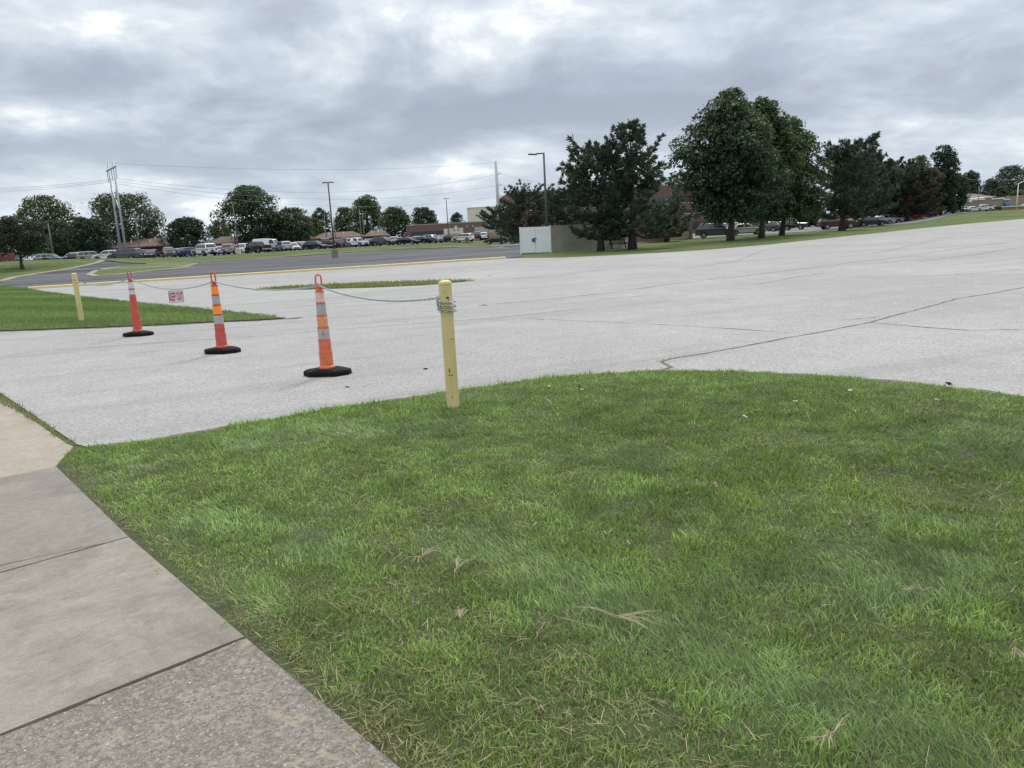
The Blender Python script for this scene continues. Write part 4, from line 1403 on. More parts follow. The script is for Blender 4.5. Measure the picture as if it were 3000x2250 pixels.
# pines around the fence enclosure
GP = 'dark pines near the fence enclosure'
b1, h1, _ = ptop(1760, 736, 1775, 388)
pine('forked pine with a picnic table at its trunk', b1, h1, pw(330, b1.y), 51, .17, shape='spread', r=.25, group=GP, dense=1.15, fork_low=True)
b2, h2, _ = ptop(1853, 731, 1838, 345)
pine('taller pine at the right end of the fence with a pointed top', b2, h2, pw(365, b2.y), 52, .13, shape='cone', r=.29, group=GP, dense=1.2)
p, h = seat(1545, 527, 104)
pine('sprawling pine behind the white gate with rusty needles low down', p, h, pw(175, 104), 53, .22, shape='round', r=.26, group=GP, brown=[(-.5, -3, h * .35, 2.2, .5)])
p, h = seat(1462, 590, 128)
pine('low flat crowned pine left of the white gate', p, h, pw(120, 128), 54, .52, shape='round', r=.2, group=GP)
p, h = seat(1650, 545, 92)
pine('dark pine filling the gap behind the lamp with the single arm', p, h, pw(170, 92), 55, .10, shape='spread', r=.24, group=GP)
p, h = seat(1950, 588, 80)
pine('dark pine with low drooping boughs left of the brick bin enclosure', p, h, pw(130, 80), 56, .22, shape='round', r=.2, group=GP, brown=[(1.2, -2, h * .22, 1.3, .5)])

# the three broadleaf trees
GT3 = 'big broadleaf trees on the grass strip'
D3 = ((.022, .048, .034), (.060, .100, .052))
b3, h3, _ = ptop(2140, 706, 2118, 262)
deciduous('tallest broadleaf tree with two rounded heads, in front of the grey SUV', b3, h3, pw(305, b3.y), 'broad', 17000, .30, D3, 61, .29, .15, 12, GT3, .34, (.085, .115, .045))
b4, h4, _ = ptop(2230, 698, 2225, 288)
deciduous('broadleaf tree with the middle trunk, beside the cream sedan', b4, h4, pw(215, b4.y), 'broad', 12000, .30, ((.024, .048, .026), (.060, .098, .044)), 62, .26, .15, 10, GT3, .36, (.09, .12, .045))
b5, h5, _ = ptop(2290, 690, 2300, 335)
deciduous('lower broadleaf tree with the right trunk, before the black pickup', b5, h5, pw(262, b5.y), 'broad', 13000, .31, ((.028, .054, .026), (.068, .108, .046)), 63, .25, .15, 10, GT3, .36, (.09, .12, .045))

# far right pine row
GR = 'row of pines before the right car park'
b, h, _ = ptop(2467, 676, 2470, 412)
pine('open pine standing in front of the burgundy SUV', b, h, pw(175, b.y), 71, .20, shape='round', r=.36, group=GR, nl=.42)
b, h, _ = ptop(2507, 666, 2535, 386)
pine('tallest pine of the right row with a rounded top', b, h, pw(185, b.y), 72, .19, shape='round', r=.40, group=GR, nl=.46, dense=1.1, cols=((.046, .058, .052), (.088, .100, .080)))
b, h, _ = ptop(2535, 662, 2575, 440)
pine('pine third along the right row, before the dark sedan', b, h, pw(150, b.y), 73, .19, shape='round', r=.36, group=GR, nl=.5)
b, h, _ = ptop(2585, 655, 2612, 463)
pine('greener pine before the white cars in the right row', b, h, pw(170, b.y), 74, .20, shape='round', r=.36, group=GR, nl=.55, brown=[(1, -4, h * .5, 3.0, .5)], cols=((.034, .058, .034), (.070, .100, .050)))
b, h, _ = ptop(2623, 651, 2640, 470)
pine('half browned pine with patches of dead needles', b, h, pw(165, b.y), 75, .10, shape='round', r=.38, group=GR, nl=.6, brown=[(-2, -4, h * .62, 4.5, .95), (-1, -5, h * .3, 3, .75)])
b, h, _ = ptop(2658, 649, 2690, 478)
pine('pine with rust coloured boughs before the red sedans', b, h, pw(185, b.y), 76, .20, shape='round', r=.38, group=GR, nl=.6, brown=[(4.5, -3, h * .62, 3.6, 1.0), (5, -2, h * .35, 3.0, .9), (-1, -5, h * .25, 2.5, .8)])
for (px, py, Y, w, prof, nl, ls, cols, seed, lab) in [
    (2768, 428, 150, 92, 'column', 5200, .42, ((.014, .036, .024), (.034, .066, .034)), 81, 'tall columnar dark tree at the right end of the tree row'),
    (2800, 505, 155, 76, 'oval', 3000, .40, ((.014, .036, .024), (.036, .066, .034)), 82, 'shorter dark tree leaning out right of the columnar tree'),
    (2700, 458, 185, 84, 'dome', 2400, .5, ((.050, .075, .022), (.10, .13, .04)), 83, 'yellow green tree showing behind the right pine row'),
    (2845, 500, 330, 66, 'dome', 2400, .8, ((.036, .062, .048), (.064, .092, .062)), 84, 'hazy green tree behind the store with the brown hip roof'),  # haze is put into the paler, bluer leaf colours of the hazy trees
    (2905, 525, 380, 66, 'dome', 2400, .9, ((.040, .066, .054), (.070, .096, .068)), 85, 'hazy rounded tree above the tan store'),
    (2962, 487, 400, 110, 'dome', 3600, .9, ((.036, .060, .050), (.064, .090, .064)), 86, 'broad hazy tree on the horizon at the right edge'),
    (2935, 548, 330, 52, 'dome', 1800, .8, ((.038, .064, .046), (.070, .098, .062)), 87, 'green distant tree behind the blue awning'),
    (2985, 556, 300, 62, 'dome', 1800, .7, ((.070, .095, .045), (.12, .14, .065)), 88, 'pale green tree behind the white lamp at the right edge'),
    (2370, 602, 165, 110, 'oval', 2600, .45, GREEN_M, 89, 'green tree mass filling the gap behind the burgundy SUV'),
    (2300, 608, 170, 90, 'oval', 1800, .45, GREEN_M, 90, 'green tree behind the black pickup')]:
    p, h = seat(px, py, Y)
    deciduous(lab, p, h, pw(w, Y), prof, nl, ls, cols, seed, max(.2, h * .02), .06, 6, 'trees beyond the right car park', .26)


# ================================================================== CARS
M_GLASS = mat('car_glass', (.018, .024, .030), .06, spec=.8)
M_TYRE = mat('tyre', (.016, .016, .017), .85)
M_RIM = mat('alloy_rim', (.46, .47, .48), .35, metal=.7)
M_TRIM = mat('black_trim', (.020, .021, .023), .6)
M_TAIL = mat('tail_lamp_red', (.30, .012, .012), .25, coat=.5)
M_HEAD = mat('head_lamp', (.62, .66, .68), .12, coat=.8)
M_PLATE = mat('number_plate', (.62, .64, .66), .5)
PAINT = {}


def paint(name, c, metal=.25):
    if name not in PAINT:
        m = mat('paint_' + name, c, .32, metal=metal, coat=.7)
        PAINT[name] = m
    return PAINT[name]


for nm, c, mt in [('white', (.74, .76, .77), 0), ('silver', (.42, .44, .47), .5), ('lilac_silver', (.40, .42, .50), .4), ('beige_silver', (.40, .37, .34), .4), ('cream', (.47, .43, .33), .3), ('grey', (.085, .095, .108), .4), ('dark_grey', (.042, .046, .056), .4),
                  ('black', (.012, .013, .017), .2), ('navy', (.018, .024, .045), .3), ('blue', (.045, .075, .19), .35), ('light_blue', (.30, .38, .45), .5), ('maroon', (.060, .012, .018), .3), ('burgundy', (.105, .012, .022), .3), ('red', (.36, .022, .028), .1),
                  ('orange_red', (.46, .055, .025), .1), ('rose', (.30, .10, .10), .1), ('pale_green', (.40, .46, .44), .4), ('tan', (.30, .27, .23), .3), ('green_grey', (.035, .050, .048), .3)]:
    paint(nm, c, mt)

# type: length, width, belt, lower side outline (x front positive), cabin (x,z) wb-front, roof-front, roof-rear, wb-rear, wheel r, wheel xs, side panes
TYPES = {
    'sedan': dict(L=4.75, W=1.82, low=[(2.36, .26), (2.38, .56), (2.28, .70), (1.2, .90), (-1.7, .97), (-2.28, .96), (-2.38, .84), (-2.36, .30)], cab=[(1.15, .90), (.30, 1.42), (-.95, 1.44), (-1.80, .96)], wr=.33, wx=(1.42, -1.38), panes=[(.62, -.30), (-.36, -1.15)]),
    'coupe': dict(L=4.6, W=1.84, low=[(2.28, .24), (2.30, .52), (2.2, .66), (1.15, .86), (-1.7, .95), (-2.2, .95), (-2.28, .82), (-2.26, .30)], cab=[(1.05, .86), (.15, 1.34), (-.75, 1.35), (-1.75, .95)], wr=.34, wx=(1.36, -1.36), panes=[(.5, -.55)]),
    'hatch': dict(L=4.15, W=1.72, low=[(2.04, .26), (2.07, .60), (1.95, .76), (1.25, .96), (-1.9, 1.0), (-2.05, .9), (-2.04, .30)], cab=[(1.30, .95), (.50, 1.50), (-1.45, 1.50), (-1.98, 1.0)], wr=.31, wx=(1.27, -1.25), panes=[(.70, -.25), (-.31, -1.30)]),
    'suv': dict(L=4.65, W=1.87, low=[(2.30, .32), (2.33, .70), (2.22, .90), (1.25, 1.06), (-2.1, 1.10), (-2.30, 1.0), (-2.33, .60), (-2.30, .36)], cab=[(1.22, 1.05), (.45, 1.66), (-1.75, 1.68), (-2.18, 1.10)], wr=.37, wx=(1.42, -1.38), panes=[(.62, -.30), (-.36, -1.12), (-1.18, -1.80)]),
    'big_suv': dict(L=5.1, W=2.0, low=[(2.52, .38), (2.55, .80), (2.46, 1.02), (1.4, 1.14), (-2.35, 1.18), (-2.52, 1.05), (-2.55, .62), (-2.52, .42)], cab=[(1.36, 1.12), (.62, 1.84), (-2.05, 1.86), (-2.42, 1.18)], wr=.41, wx=(1.55, -1.52), panes=[(.80, -.20), (-.27, -1.12), (-1.19, -2.05)]),
    'boxy_suv': dict(L=4.6, W=1.90, low=[(2.15, .42), (2.22, .72), (2.18, 1.04), (.95, 1.14), (-2.1, 1.16), (-2.2, .62), (-2.15, .46)], cab=[(.92, 1.13), (.50, 1.76), (-1.95, 1.80), (-2.12, 1.16)], wr=.40, wx=(1.36, -1.34), panes=[(.55, -.35), (-1.05, -1.85)]),
    'minivan': dict(L=5.1, W=1.98, low=[(2.50, .24), (2.54, .62), (2.40, .84), (1.70, 1.04), (-2.35, 1.06), (-2.50, .95), (-2.54, .55), (-2.50, .30)], cab=[(1.72, 1.03), (.62, 1.70), (-2.15, 1.72), (-2.46, 1.06)], wr=.33, wx=(1.60, -1.46), panes=[(.90, .05), (-.01, -1.02), (-1.08, -2.10)]),
    'pickup': dict(L=5.75, W=2.0, low=[(2.80, .42), (2.85, .82), (2.78, 1.06), (1.5, 1.16), (-.9, 1.22), (-2.80, 1.24), (-2.86, .74), (-2.80, .50)], cab=[(1.42, 1.15), (.72, 1.86), (-.72, 1.88), (-.95, 1.22)], wr=.41, wx=(1.82, -1.80), panes=[(.86, .02), (-.05, -.72)]),
    'van': dict(L=5.9, W=2.05, low=[(2.88, .30), (2.93, .80), (2.75, 1.10), (2.2, 1.25), (-2.86, 1.28), (-2.93, .6), (-2.88, .36)], cab=[(2.18, 1.24), (1.45, 2.40), (-2.75, 2.56), (-2.88, 1.28)], wr=.36, wx=(1.95, -1.75), panes=[(1.62, .80)]),
}
CAR_MESH = {}


def car_meshes(ty):
    if ty in CAR_MESH: return CAR_MESH[ty]
    T = TYPES[ty]; W2 = T['W'] / 2; low = T['low']; cab = T['cab']
    mb = MB()
    # lower body: chamfered extrusion of the side outline, pinched at the nose and tail
    n = len(low); zc = .62; xm = T['L'] / 2
    def hw(x, z, k):
        pinch = 1 - .13 * max(0, (abs(x) - xm * .68) / (xm * .32)) ** 2
        return (W2 - k) * pinch - (.05 if z > .85 else 0)
    rows = []
    for k, ins, sgn in ((.13, 0, -1), (0, .075, -1), (0, .075, 1), (.13, 0, 1)):
        rows.append([(x * (1 - ins * .25), sgn * hw(x, z, k), z + (zc - z) * ins * 1.3) for x, z in low])
    vs = [p for r in rows for p in r]; fs = [tuple(range(n)), tuple(3 * n + i for i in reversed(range(n)))]
    for r in range(3):
        for i in range(n): fs.append((r * n + i, r * n + (i + 1) % n, (r + 1) * n + (i + 1) % n, (r + 1) * n + i))
    mb.add(vs, fs)
    # cabin with rounded roof edge
    yb, yr = W2 - .10, W2 - (.27 if ty != 'van' else .16)
    (x0, z0), (x1, z1), (x2, z2), (x3, z3) = cab
    def cy(z): return yb + (yr - yb) * (z - z0) / (z1 - z0)
    prof = [(x0, z0 - .06), (x1 + .12 * (x0 - x1), z1 - .12 * (z1 - z0)), (x1 - .10, z1), ((x1 + x2) / 2, max(z1, z2) + .035), (x2 + .10, z2), (x2 + .15 * (x3 - x2), z2 - .14 * (z2 - z3)), (x3, z3 - .06)]
    m_ = len(prof); vs = []
    for sgn, kk in ((-1, 0), (-1, 1), (1, 1), (1, 0)):
        for i, (x, z) in enumerate(prof):
            y = cy(z) - (.0 if kk == 0 else .10)
            zz_ = z - (.045 if kk == 0 and 2 <= i <= 4 else 0)
            vs.append((x, sgn * y, zz_))
    fs = []
    for r in range(3):
        for i in range(m_ - 1): fs.append((r * m_ + i, r * m_ + i + 1, (r + 1) * m_ + i + 1, (r + 1) * m_ + i))
    fs += [tuple(range(m_)), tuple(3 * m_ + i for i in reversed(range(m_)))]
    mb.add(vs, fs)
    body = mb.mesh('car_body', paint('white', (1, 1, 1)), True)
    bm = bmesh.new(); bm.from_mesh(body)
    for e in bm.edges: e.smooth = not (len(e.link_faces) == 2 and e.calc_face_angle(0) > R(38))
    bm.to_mesh(body); bm.free()
    G = {}
    def lerp(a, c, t): return a + (c - a) * t
    # screens
    mb = MB()
    def scr(xa, za, xb, zb, t0, t1, out):
        q = []
        for t in (t0, t1):
            x, z = lerp(xa, xb, t), lerp(za, zb, t); y = cy(z) - .09
            q.append((x, z, y))
        nx_, nz_ = (zb - za), -(xb - xa)
        l = math.hypot(nx_, nz_); nx_, nz_ = nx_ / l * out, nz_ / l * out
        return [(q[0][0] + nx_, -q[0][2], q[0][1] + nz_), (q[0][0] + nx_, q[0][2], q[0][1] + nz_), (q[1][0] + nx_, q[1][2], q[1][1] + nz_), (q[1][0] + nx_, -q[1][2], q[1][1] + nz_)]
    f = scr(x0, z0, x1, z1, .06, .86, .012)
    mb.quad(*f); G['windshield'] = mb.mesh('windshield', M_GLASS)
    mb = MB()
    f = scr(x3, z3, x2, z2, .12, .82, -.012)
    if ty != 'van':
        mb.quad(*f); G['rear_window'] = mb.mesh('rear_window', M_GLASS)
    sides = []
    for sgn in (-1, 1):
        mb = MB()
        for (xa, xb) in T['panes']:
            q = []
            zlo, zhi = z0 + .03 + .04, min(z1, z2) - .09
            for z in (zlo, zhi):
                t = (z - z0) / (z1 - z0)
                xf = min(xa + .55 * (x0 - x1) * (1 - t) * (1 if xa == T['panes'][0][0] else .0) + 0, lerp(x0, x1, t) - .14)
                t3 = (z - z3) / (z2 - z3)
                xr = max(xb, lerp(x3, x2, t3) + .12) if xb != T['panes'][-1][1] else max(xb - .25 * (1 - t) , lerp(x3, x2, t3) + .14)
                q.append((xf, xr, z, sgn * (cy(z) + .007)))
            mb.quad((q[0][0], q[0][3], q[0][2]), (q[0][1], q[0][3], q[0][2]), (q[1][1], q[1][3], q[1][2]), (q[1][0], q[1][3], q[1][2]))
        sides.append(mb.mesh('side_window', M_GLASS))
    G['sides'] = sides
    # small parts: arches, sills, mirrors, grille, bumper insert, roof rails
    xf = low[1][0]; zb_ = low[1][1]; P = []
    for sgn in (-1, 1):
        for wx in T['wx']:
            r = T['wr'] + .075
            poly = [(wx + r * math.cos(g), T['wr'] + r * math.sin(g)) for g in np.linspace(-.25, math.pi + .25, 13)]
            P.append(('wheel_arch', MB().add([(x, sgn * (W2 + .004), z) for x, z in poly], [tuple(range(13))]).mesh('wheel_arch', M_TRIM)))
        P.append(('sill', MB().box((0.02, sgn * (W2 - .03), low[0][1] + .02), (T['wx'][0] - T['wx'][1] - 2 * T['wr'] - .16, .07, .13)).mesh('sill', M_TRIM)))
        P.append(('mirror', MB().box((x0 - .35, sgn * (W2 + .03), z0 + .06), (.10, .22, .12)).mesh('mirror', M_TRIM, bevel=.02)))
        if ty in ('suv', 'big_suv', 'boxy_suv', 'minivan'):
            P.append(('roof_rail', MB().box(((x1 + x2) / 2, sgn * (yr - .12), max(z1, z2) + .055), ((x1 - x2) * .8, .04, .035)).mesh('roof_rail', M_TRIM)))
    P.append(('grille', MB().box((xf - .04, 0, zb_ - .02), (.12, T['W'] * .50, .17)).mesh('grille', M_TRIM)))
    P.append(('bumper_intake', MB().box((xf - .05, 0, low[0][1] + .05), (.12, T['W'] * .62, .10)).mesh('bumper_intake', M_TRIM)))
    P.append(('bumper_insert', MB().box((-xf + .03, 0, low[-1][1] + .06), (.12, T['W'] * .70, .14)).mesh('bumper_insert', M_TRIM)))
    if ty == 'pickup':
        P.append(('bed_liner', MB().box((-1.9, 0, 1.228), (1.70, 1.55, .02)).mesh('bed_liner', M_TRIM)))
    G['small'] = P
    r = T['wr']
    G['tyre'] = MB().lathe([(r * .62, -.11), (r * .95, -.115), (r, -.08), (r, .08), (r * .95, .115), (r * .62, .11)], 20).mesh('tyre', M_TYRE)
    mb = MB().lathe([(r * .64, .09), (r * .60, .118), (r * .50, .108), (r * .12, .112)], 20)
    G['rim'] = mb.mesh('rim', M_RIM)
    mb = MB(); mb.box((0, 0, 0), (.16, .34, .13)); G['headlight'] = mb.mesh('headlight', M_HEAD, bevel=.03)
    mb = MB(); mb.box((0, 0, 0), (.12, .22, .24 if ty not in ('sedan', 'coupe') else .15)); G['tail_light'] = mb.mesh('tail_light', M_TAIL, bevel=.02)
    G['plate'] = MB().box((0, 0, 0), (.02, .32, .16)).mesh('number_plate', M_PLATE)
    if ty == 'pickup':
        G['chrome'] = MB().box((-2.90, 0, .60), (.10, 1.86, .18)).mesh('rear_bumper', M_RIM, bevel=.02)
    CAR_MESH[ty] = (body, G)
    return CAR_MESH[ty]


FIRST = {}


def copy_tree(o, parent=None):
    c = o.copy(); COL.objects.link(c)
    if parent is not None: c.parent = parent
    for ch in o.children: copy_tree(ch, c)
    return c


def car(ty, colour, label, loc, yaw, group, name='parked_car', cat='car'):
    T = TYPES[ty]
    if ty in FIRST:
        t = copy_tree(FIRST[ty]); t.location = loc; t.rotation_euler = (0, 0, yaw); t.name = name
        tag(t, label, cat, group)
    else:
        body, G = car_meshes(ty)
        t = thing(name, label, cat, loc, yaw, group)
        o = link('body', body, t); o.material_slots[0].link = 'OBJECT'
        link('windshield', G['windshield'], t)
        if 'rear_window' in G: link('rear_window', G['rear_window'], t)
        for q in G['sides']: link('side_window', q, t)
        for nm_, me_ in G['small']: link(nm_, me_, t)
        for sgn in (-1, 1):
            for wx in T['wx']:
                w = link('wheel', G['tyre'], t); w.location = (wx, sgn * (T['W'] / 2 - .075), T['wr']); w.rotation_euler = (R(-90) * sgn, 0, 0)
                link('rim', G['rim'], w)
        xf = T['L'] / 2; zf = T['low'][2][1]
        for sgn in (-1, 1):
            o = link('headlight', G['headlight'], t); o.location = (xf - .17, sgn * (T['W'] / 2 - .32), zf - .035)
            o = link('tail_light', G['tail_light'], t); o.location = (-xf + .045, sgn * (T['W'] / 2 - .24), T['low'][-3][1] - .08 if ty != 'pickup' else 1.0)
        o = link('number_plate', G['plate'], t); o.location = (-xf - .012, 0, .78 if ty not in ('pickup',) else .62)
        if 'chrome' in G: link('rear_bumper', G['chrome'], t)
        FIRST[ty] = t
    for ch in t.children:
        if ch.name.split('.')[0] == 'body':
            ch.material_slots[0].link = 'OBJECT'; ch.material_slots[0].material = PAINT[colour]
    return t


def lot_at(px, py, Y):
    p = AT(px, py, Y); return Vector((p.x, p.y, zs(p.x, p.y) + .03))


RT, LF, TO, AW = 0.0, math.pi, -math.pi / 2, math.pi / 2
GC = 'cars parked in the long row on the left'
CARS = [  # type, colour, photo column, row, depth, yaw, label
    ('suv', 'light_blue', 150, 770, 126, R(8), 'pale blue wagon at the left end of the car row, half behind the mound'),
    ('minivan', 'white', 222, 765, 136, R(170), 'white van behind the crest of the mound, left of the grey crossover'),
    ('sedan', 'green_grey', 236, 768, 126, R(12), 'dark green grey sedan in front of the white van on the mound crest'),
    ('suv', 'beige_silver', 272, 764, 125, R(28), 'pinkish silver crossover seen from behind, next to the white compact suv'),
    ('suv', 'white', 318, 762, 124, R(196), 'white compact suv with its nose beside the dark minivan'),
    ('minivan', 'grey', 370, 764, 118, R(176), 'dark grey minivan across the end of the drive'),
    ('hatch', 'rose', 424, 757, 128, R(85), 'faded red hatchback behind the tail of the dark minivan'),
    ('sedan', 'black', 447, 757, 124, R(-82), 'black sedan facing the drive, right of the faded red hatchback'),
    ('suv', 'grey', 496, 754, 122, R(-60), 'grey suv with silver bumper standing at the strip behind thin posts'),
    ('sedan', 'pale_green', 532, 751, 131, R(-25), 'pale green sedan between the grey suv and the blue hatchback'),
    ('hatch', 'blue', 558, 751, 127, R(62), 'blue hatchback left of the big white suv'),
    ('big_suv', 'white', 600, 751, 118, R(140), 'big white suv with a black bike rack on its tail'),
    ('sedan', 'lilac_silver', 650, 747, 126, R(96), 'lilac silver sedan seen from behind, right of the big white suv'),
    ('minivan', 'tan', 677, 746, 127, R(94), 'tan minivan seen from behind, left of the lamp with the beige base'),
    ('suv', 'white', 711, 744, 129, R(-80), 'white suv facing out just right of the lamp with the beige base'),
    ('sedan', 'silver', 731, 741, 142, R(-30), 'silver car showing only its roof behind the black pickup'),
    ('pickup', 'black', 755, 743, 127, R(140), 'black pickup with a silver rear bumper at the edge of the strip'),
    ('van', 'white', 787, 734, 152, R(-12), 'white high roofed van behind the black pickup'),
    ('sedan', 'silver', 790, 741, 134, R(-15), 'silver sedan nosing out from behind the black pickup tailgate'),
    ('suv', 'white', 815, 737, 158, R(0), 'white van roof with side windows behind the silver crossover'),
    ('sedan', 'red', 803, 740, 139, R(-30), 'red sedan squeezed between silver sedan and silver crossover'),
    ('suv', 'silver', 832, 739, 130, R(125), 'silver crossover seen from behind with a dark rear window'),
    ('sedan', 'white', 858, 737, 133, R(-60), 'white sedan behind the right flank of the silver crossover'),
    ('sedan', 'dark_grey', 868, 733, 158, R(10), 'dark grey car peeping out over the white sedan'),
    ('sedan', 'burgundy', 886, 736, 137, R(-40), 'dark red sedan left of the navy hatchback'),
    ('suv', 'white', 890, 730, 158, R(0), 'white suv in the back row above the dark red sedan'),
    ('hatch', 'navy', 925, 734, 131, R(-22), 'navy hatchback with its nose toward the double headed lamp'),
    ('van', 'white', 917, 726, 190, R(-90), 'tall white van far back before the brown roof'),
    ('pickup', 'maroon', 954, 729, 134, R(112), 'maroon pickup seen from behind, left of the double headed lamp'),
    ('suv', 'white', 983, 724, 166, R(0), 'white suv roof in the back row right of the double headed lamp'),
    ('suv', 'maroon', 993, 727, 141, R(85), 'maroon suv seen from behind, right of the double headed lamp'),
    ('pickup', 'dark_grey', 1013, 726, 148, R(90), 'dark grey pickup tail left of the white boxy off roader'),
    ('boxy_suv', 'white', 1049, 726, 145, R(-32), 'white boxy off roader with black wheel arches'),
    ('sedan', 'blue', 1088, 723, 150, R(60), 'blue sedan right behind the white boxy off roader'),
    ('sedan', 'white', 1096, 718, 172, R(0), 'white car roof in the back row before the pale wall'),
    ('suv', 'grey', 1126, 722, 148, R(-24), 'grey suv with a bright hood left of the black sedan'),
    ('suv', 'silver', 1154, 718, 158, R(92), 'silver suv seen from behind between grey suv and black sedan'),
    ('suv', 'white', 1172, 712, 188, R(0), 'white car in the back row under the round green tree'),
    ('sedan', 'black', 1196, 718, 150, R(-22), 'black sedan with chrome nose before the low brick building'),
    ('sedan', 'navy', 1234, 714, 153, R(150), 'navy sedan with red tail lamps left of the pale blue suv'),
    ('suv', 'light_blue', 1267, 711, 153, R(-38), 'pale blue suv with a glaring windshield'),
    ('suv', 'maroon', 1252, 704, 186, R(10), 'dark red suv in the back row behind the pale blue suv'),
    ('suv', 'white', 1232, 706, 182, R(0), 'white car in the back row before the strip window'),
    ('sedan', 'white', 1284, 705, 172, R(20), 'white car roof directly behind the pale blue suv'),
    ('sedan', 'black', 1302, 709, 155, R(-130), 'black sedan left of the slim lamp and the white jeep style suv'),
    ('suv', 'white', 1357, 707, 152, R(152), 'clean white suv standing alone before the tan fence'),
    ('big_suv', 'navy', 1396, 703, 166, R(94), 'navy suv seen from behind, next to the clean white suv'),
    ('suv', 'white', 1419, 700, 172, R(86), 'white suv seen from behind with a black bumper'),
    ('sedan', 'dark_grey', 1440, 698, 176, R(150), 'dark grey sedan behind the roof of the lone black car'),
    ('pickup', 'light_blue', 1457, 692, 212, R(20), 'bluish white car far back under the sprawling pine'),
    ('suv', 'maroon', 1478, 692, 205, R(60), 'dark red suv far back under the sprawling pine'),
    ('sedan', 'black', 1457, 715, 140, R(172), 'black sedan on the lane in front of the row, facing left'),
    ('suv', 'grey', 1527, 713, 128, R(176), 'blue grey suv half hidden by the white gate'),
]
for i, (ty, colr, px, py, Y, yaw, lab) in enumerate(CARS):
    c_ = car(ty, colr, lab, lot_at(px, py, Y), yaw + R(random.uniform(-3, 3)), GC)
    if 'bike rack' in lab:
        mb = MB(); mb.path([(-2.66, 0, .55), (-2.72, 0, 1.15)], .04, 6); mb.path([(-2.75, -.55, 1.1), (-2.75, .55, 1.1)], .035, 6); mb.path([(-2.78, -.5, .8), (-2.78, .5, .8)], .03, 6); mb.path([(-2.72, 0, .5), (-2.5, 0, .48)], .04, 6)
        mb.box((-2.74, 0, .62), (.10, .30, .34))
        mb.build('bike_rack', M_TRIM, c_)
GC2 = 'cars parked beyond the row of trees on the right'
CARS2 = [
    ('sedan', 'silver', 1950, 684, 118, R(170), 'silver sedan with only its nose visible left of the brick bin enclosure'),
    ('suv', 'grey', 2098, 697, 88, R(-14), 'grey suv right behind the brick bin enclosure'),
    ('suv', 'silver', 2108, 682, 112, R(-8), 'silver suv in the second row behind the grey suv'),
    ('suv', 'white', 2152, 678, 128, R(-10), 'white suv in the back row above the cream sedan'),
    ('sedan', 'cream', 2184, 691, 97, R(-6), 'cream sedan between the trunks of the tallest and middle trees'),
    ('hatch', 'grey', 2243, 674, 118, R(152), 'grey hatchback with red tail lamps right of the middle trunk'),
    ('sedan', 'black', 2282, 671, 124, R(150), 'black car partly behind the right trunk'),
    ('pickup', 'dark_grey', 2312, 670, 124, R(-28), 'dark pickup with a bright bumper just right of the right trunk'),
    ('big_suv', 'burgundy', 2452, 668, 108, R(-8), 'burgundy suv behind the open pine'),
    ('sedan', 'green_grey', 2552, 657, 122, R(-10), 'dark sedan behind the pine trunks right of the burgundy suv'),
    ('sedan', 'silver', 2578, 651, 136, R(-14), 'silver car behind the roof of the dark sedan'),
    ('suv', 'white', 2606, 648, 146, R(-16), 'white suv between two pine trunks'),
    ('sedan', 'lilac_silver', 2632, 644, 152, R(-22), 'lilac silver sedan left of the red sedan'),
    ('sedan', 'red', 2664, 640, 152, R(-26), 'bright red sedan behind the browned pine trunk'),
    ('coupe', 'orange_red', 2706, 636, 152, R(-8), 'orange red coupe at the end of the right row'),
    ('sedan', 'maroon', 2727, 629, 185, R(0), 'dark red car behind the orange red coupe'),
    ('sedan', 'white', 2748, 626, 195, R(0), 'white car left of the columnar tree trunks'),
    ('sedan', 'silver', 2779, 625, 195, R(-10), 'silver car right of the columnar tree trunks'),
    ('sedan', 'black', 2806, 624, 205, R(0), 'black sedan left of the white van before the store'),
    ('minivan', 'white', 2820, 622, 222, R(0), 'white van in front of the tan store, left of the pickup'),
    ('sedan', 'white', 2850, 622, 212, R(0), 'low white sedan in front of the white pickup'),
    ('pickup', 'white', 2878, 620, 224, R(178), 'white pickup in front of the tan store'),
    ('pickup', 'black', 2896, 618, 240, R(178), 'black pickup just behind the white pickup'),
    ('sedan', 'dark_grey', 2922, 618, 226, R(0), 'dark grey sedan right of the white pickup'),
    ('sedan', 'silver', 3000, 616, 220, R(180), 'silver car cut by the right photo edge before the low wall'),
]
for (ty, colr, px, py, Y, yaw, lab) in CARS2:
    car(ty, colr, lab, lot_at(px, py, Y), yaw + R(random.uniform(-2, 2)), GC2)

# trailer, shed and post at the far left
p = lot_at(27, 778, 118)
t = thing('cargo_trailer', 'dark red box trailer far left behind the small dark tree', 'trailer', p, R(10))
MB().box((0, 0, 1.30), (1.35, 1.8, 1.35)).build('box', mat('trailer_red', (.13, .022, .026), .5), t, bevel=.03)
MB().box((.2, 0, .52), (2.0, 1.6, .14)).build('chassis', M_TRIM, t)
for sgn in (-1, 1):
    o = link('wheel', CAR_MESH['suv'][1]['tyre'], t); o.location = (0, sgn * .95, .37); o.rotation_euler = (R(-90) * sgn, 0, 0)
    link('rim', CAR_MESH['suv'][1]['rim'], o)
p = lot_at(46, 775, 124)
t = thing('utility_shed', 'pale grey utility shed right of the red trailer at the far left', 'shed', p, R(8))
MB().box((0, 0, .75), (1.7, 1.6, 1.5)).build('wall', mat('shed_grey', (.30, .32, .32), .7, .1, 3), t)
MB().prism([(-1.0, -.95), (1.0, -.95), (1.0, .95), (-1.0, .95)], 1.5, 1.62).build('roof', mat('shed_roof', (.22, .22, .22), .8), t)
car('pickup', 'black', 'dark pickup at the left photo edge beside the red trailer', lot_at(2, 779, 122), R(5), GC)
p = GT(24, 784)
t = thing('sign_post', 'short white post with a tan sign board on the left mound', 'sign', p)
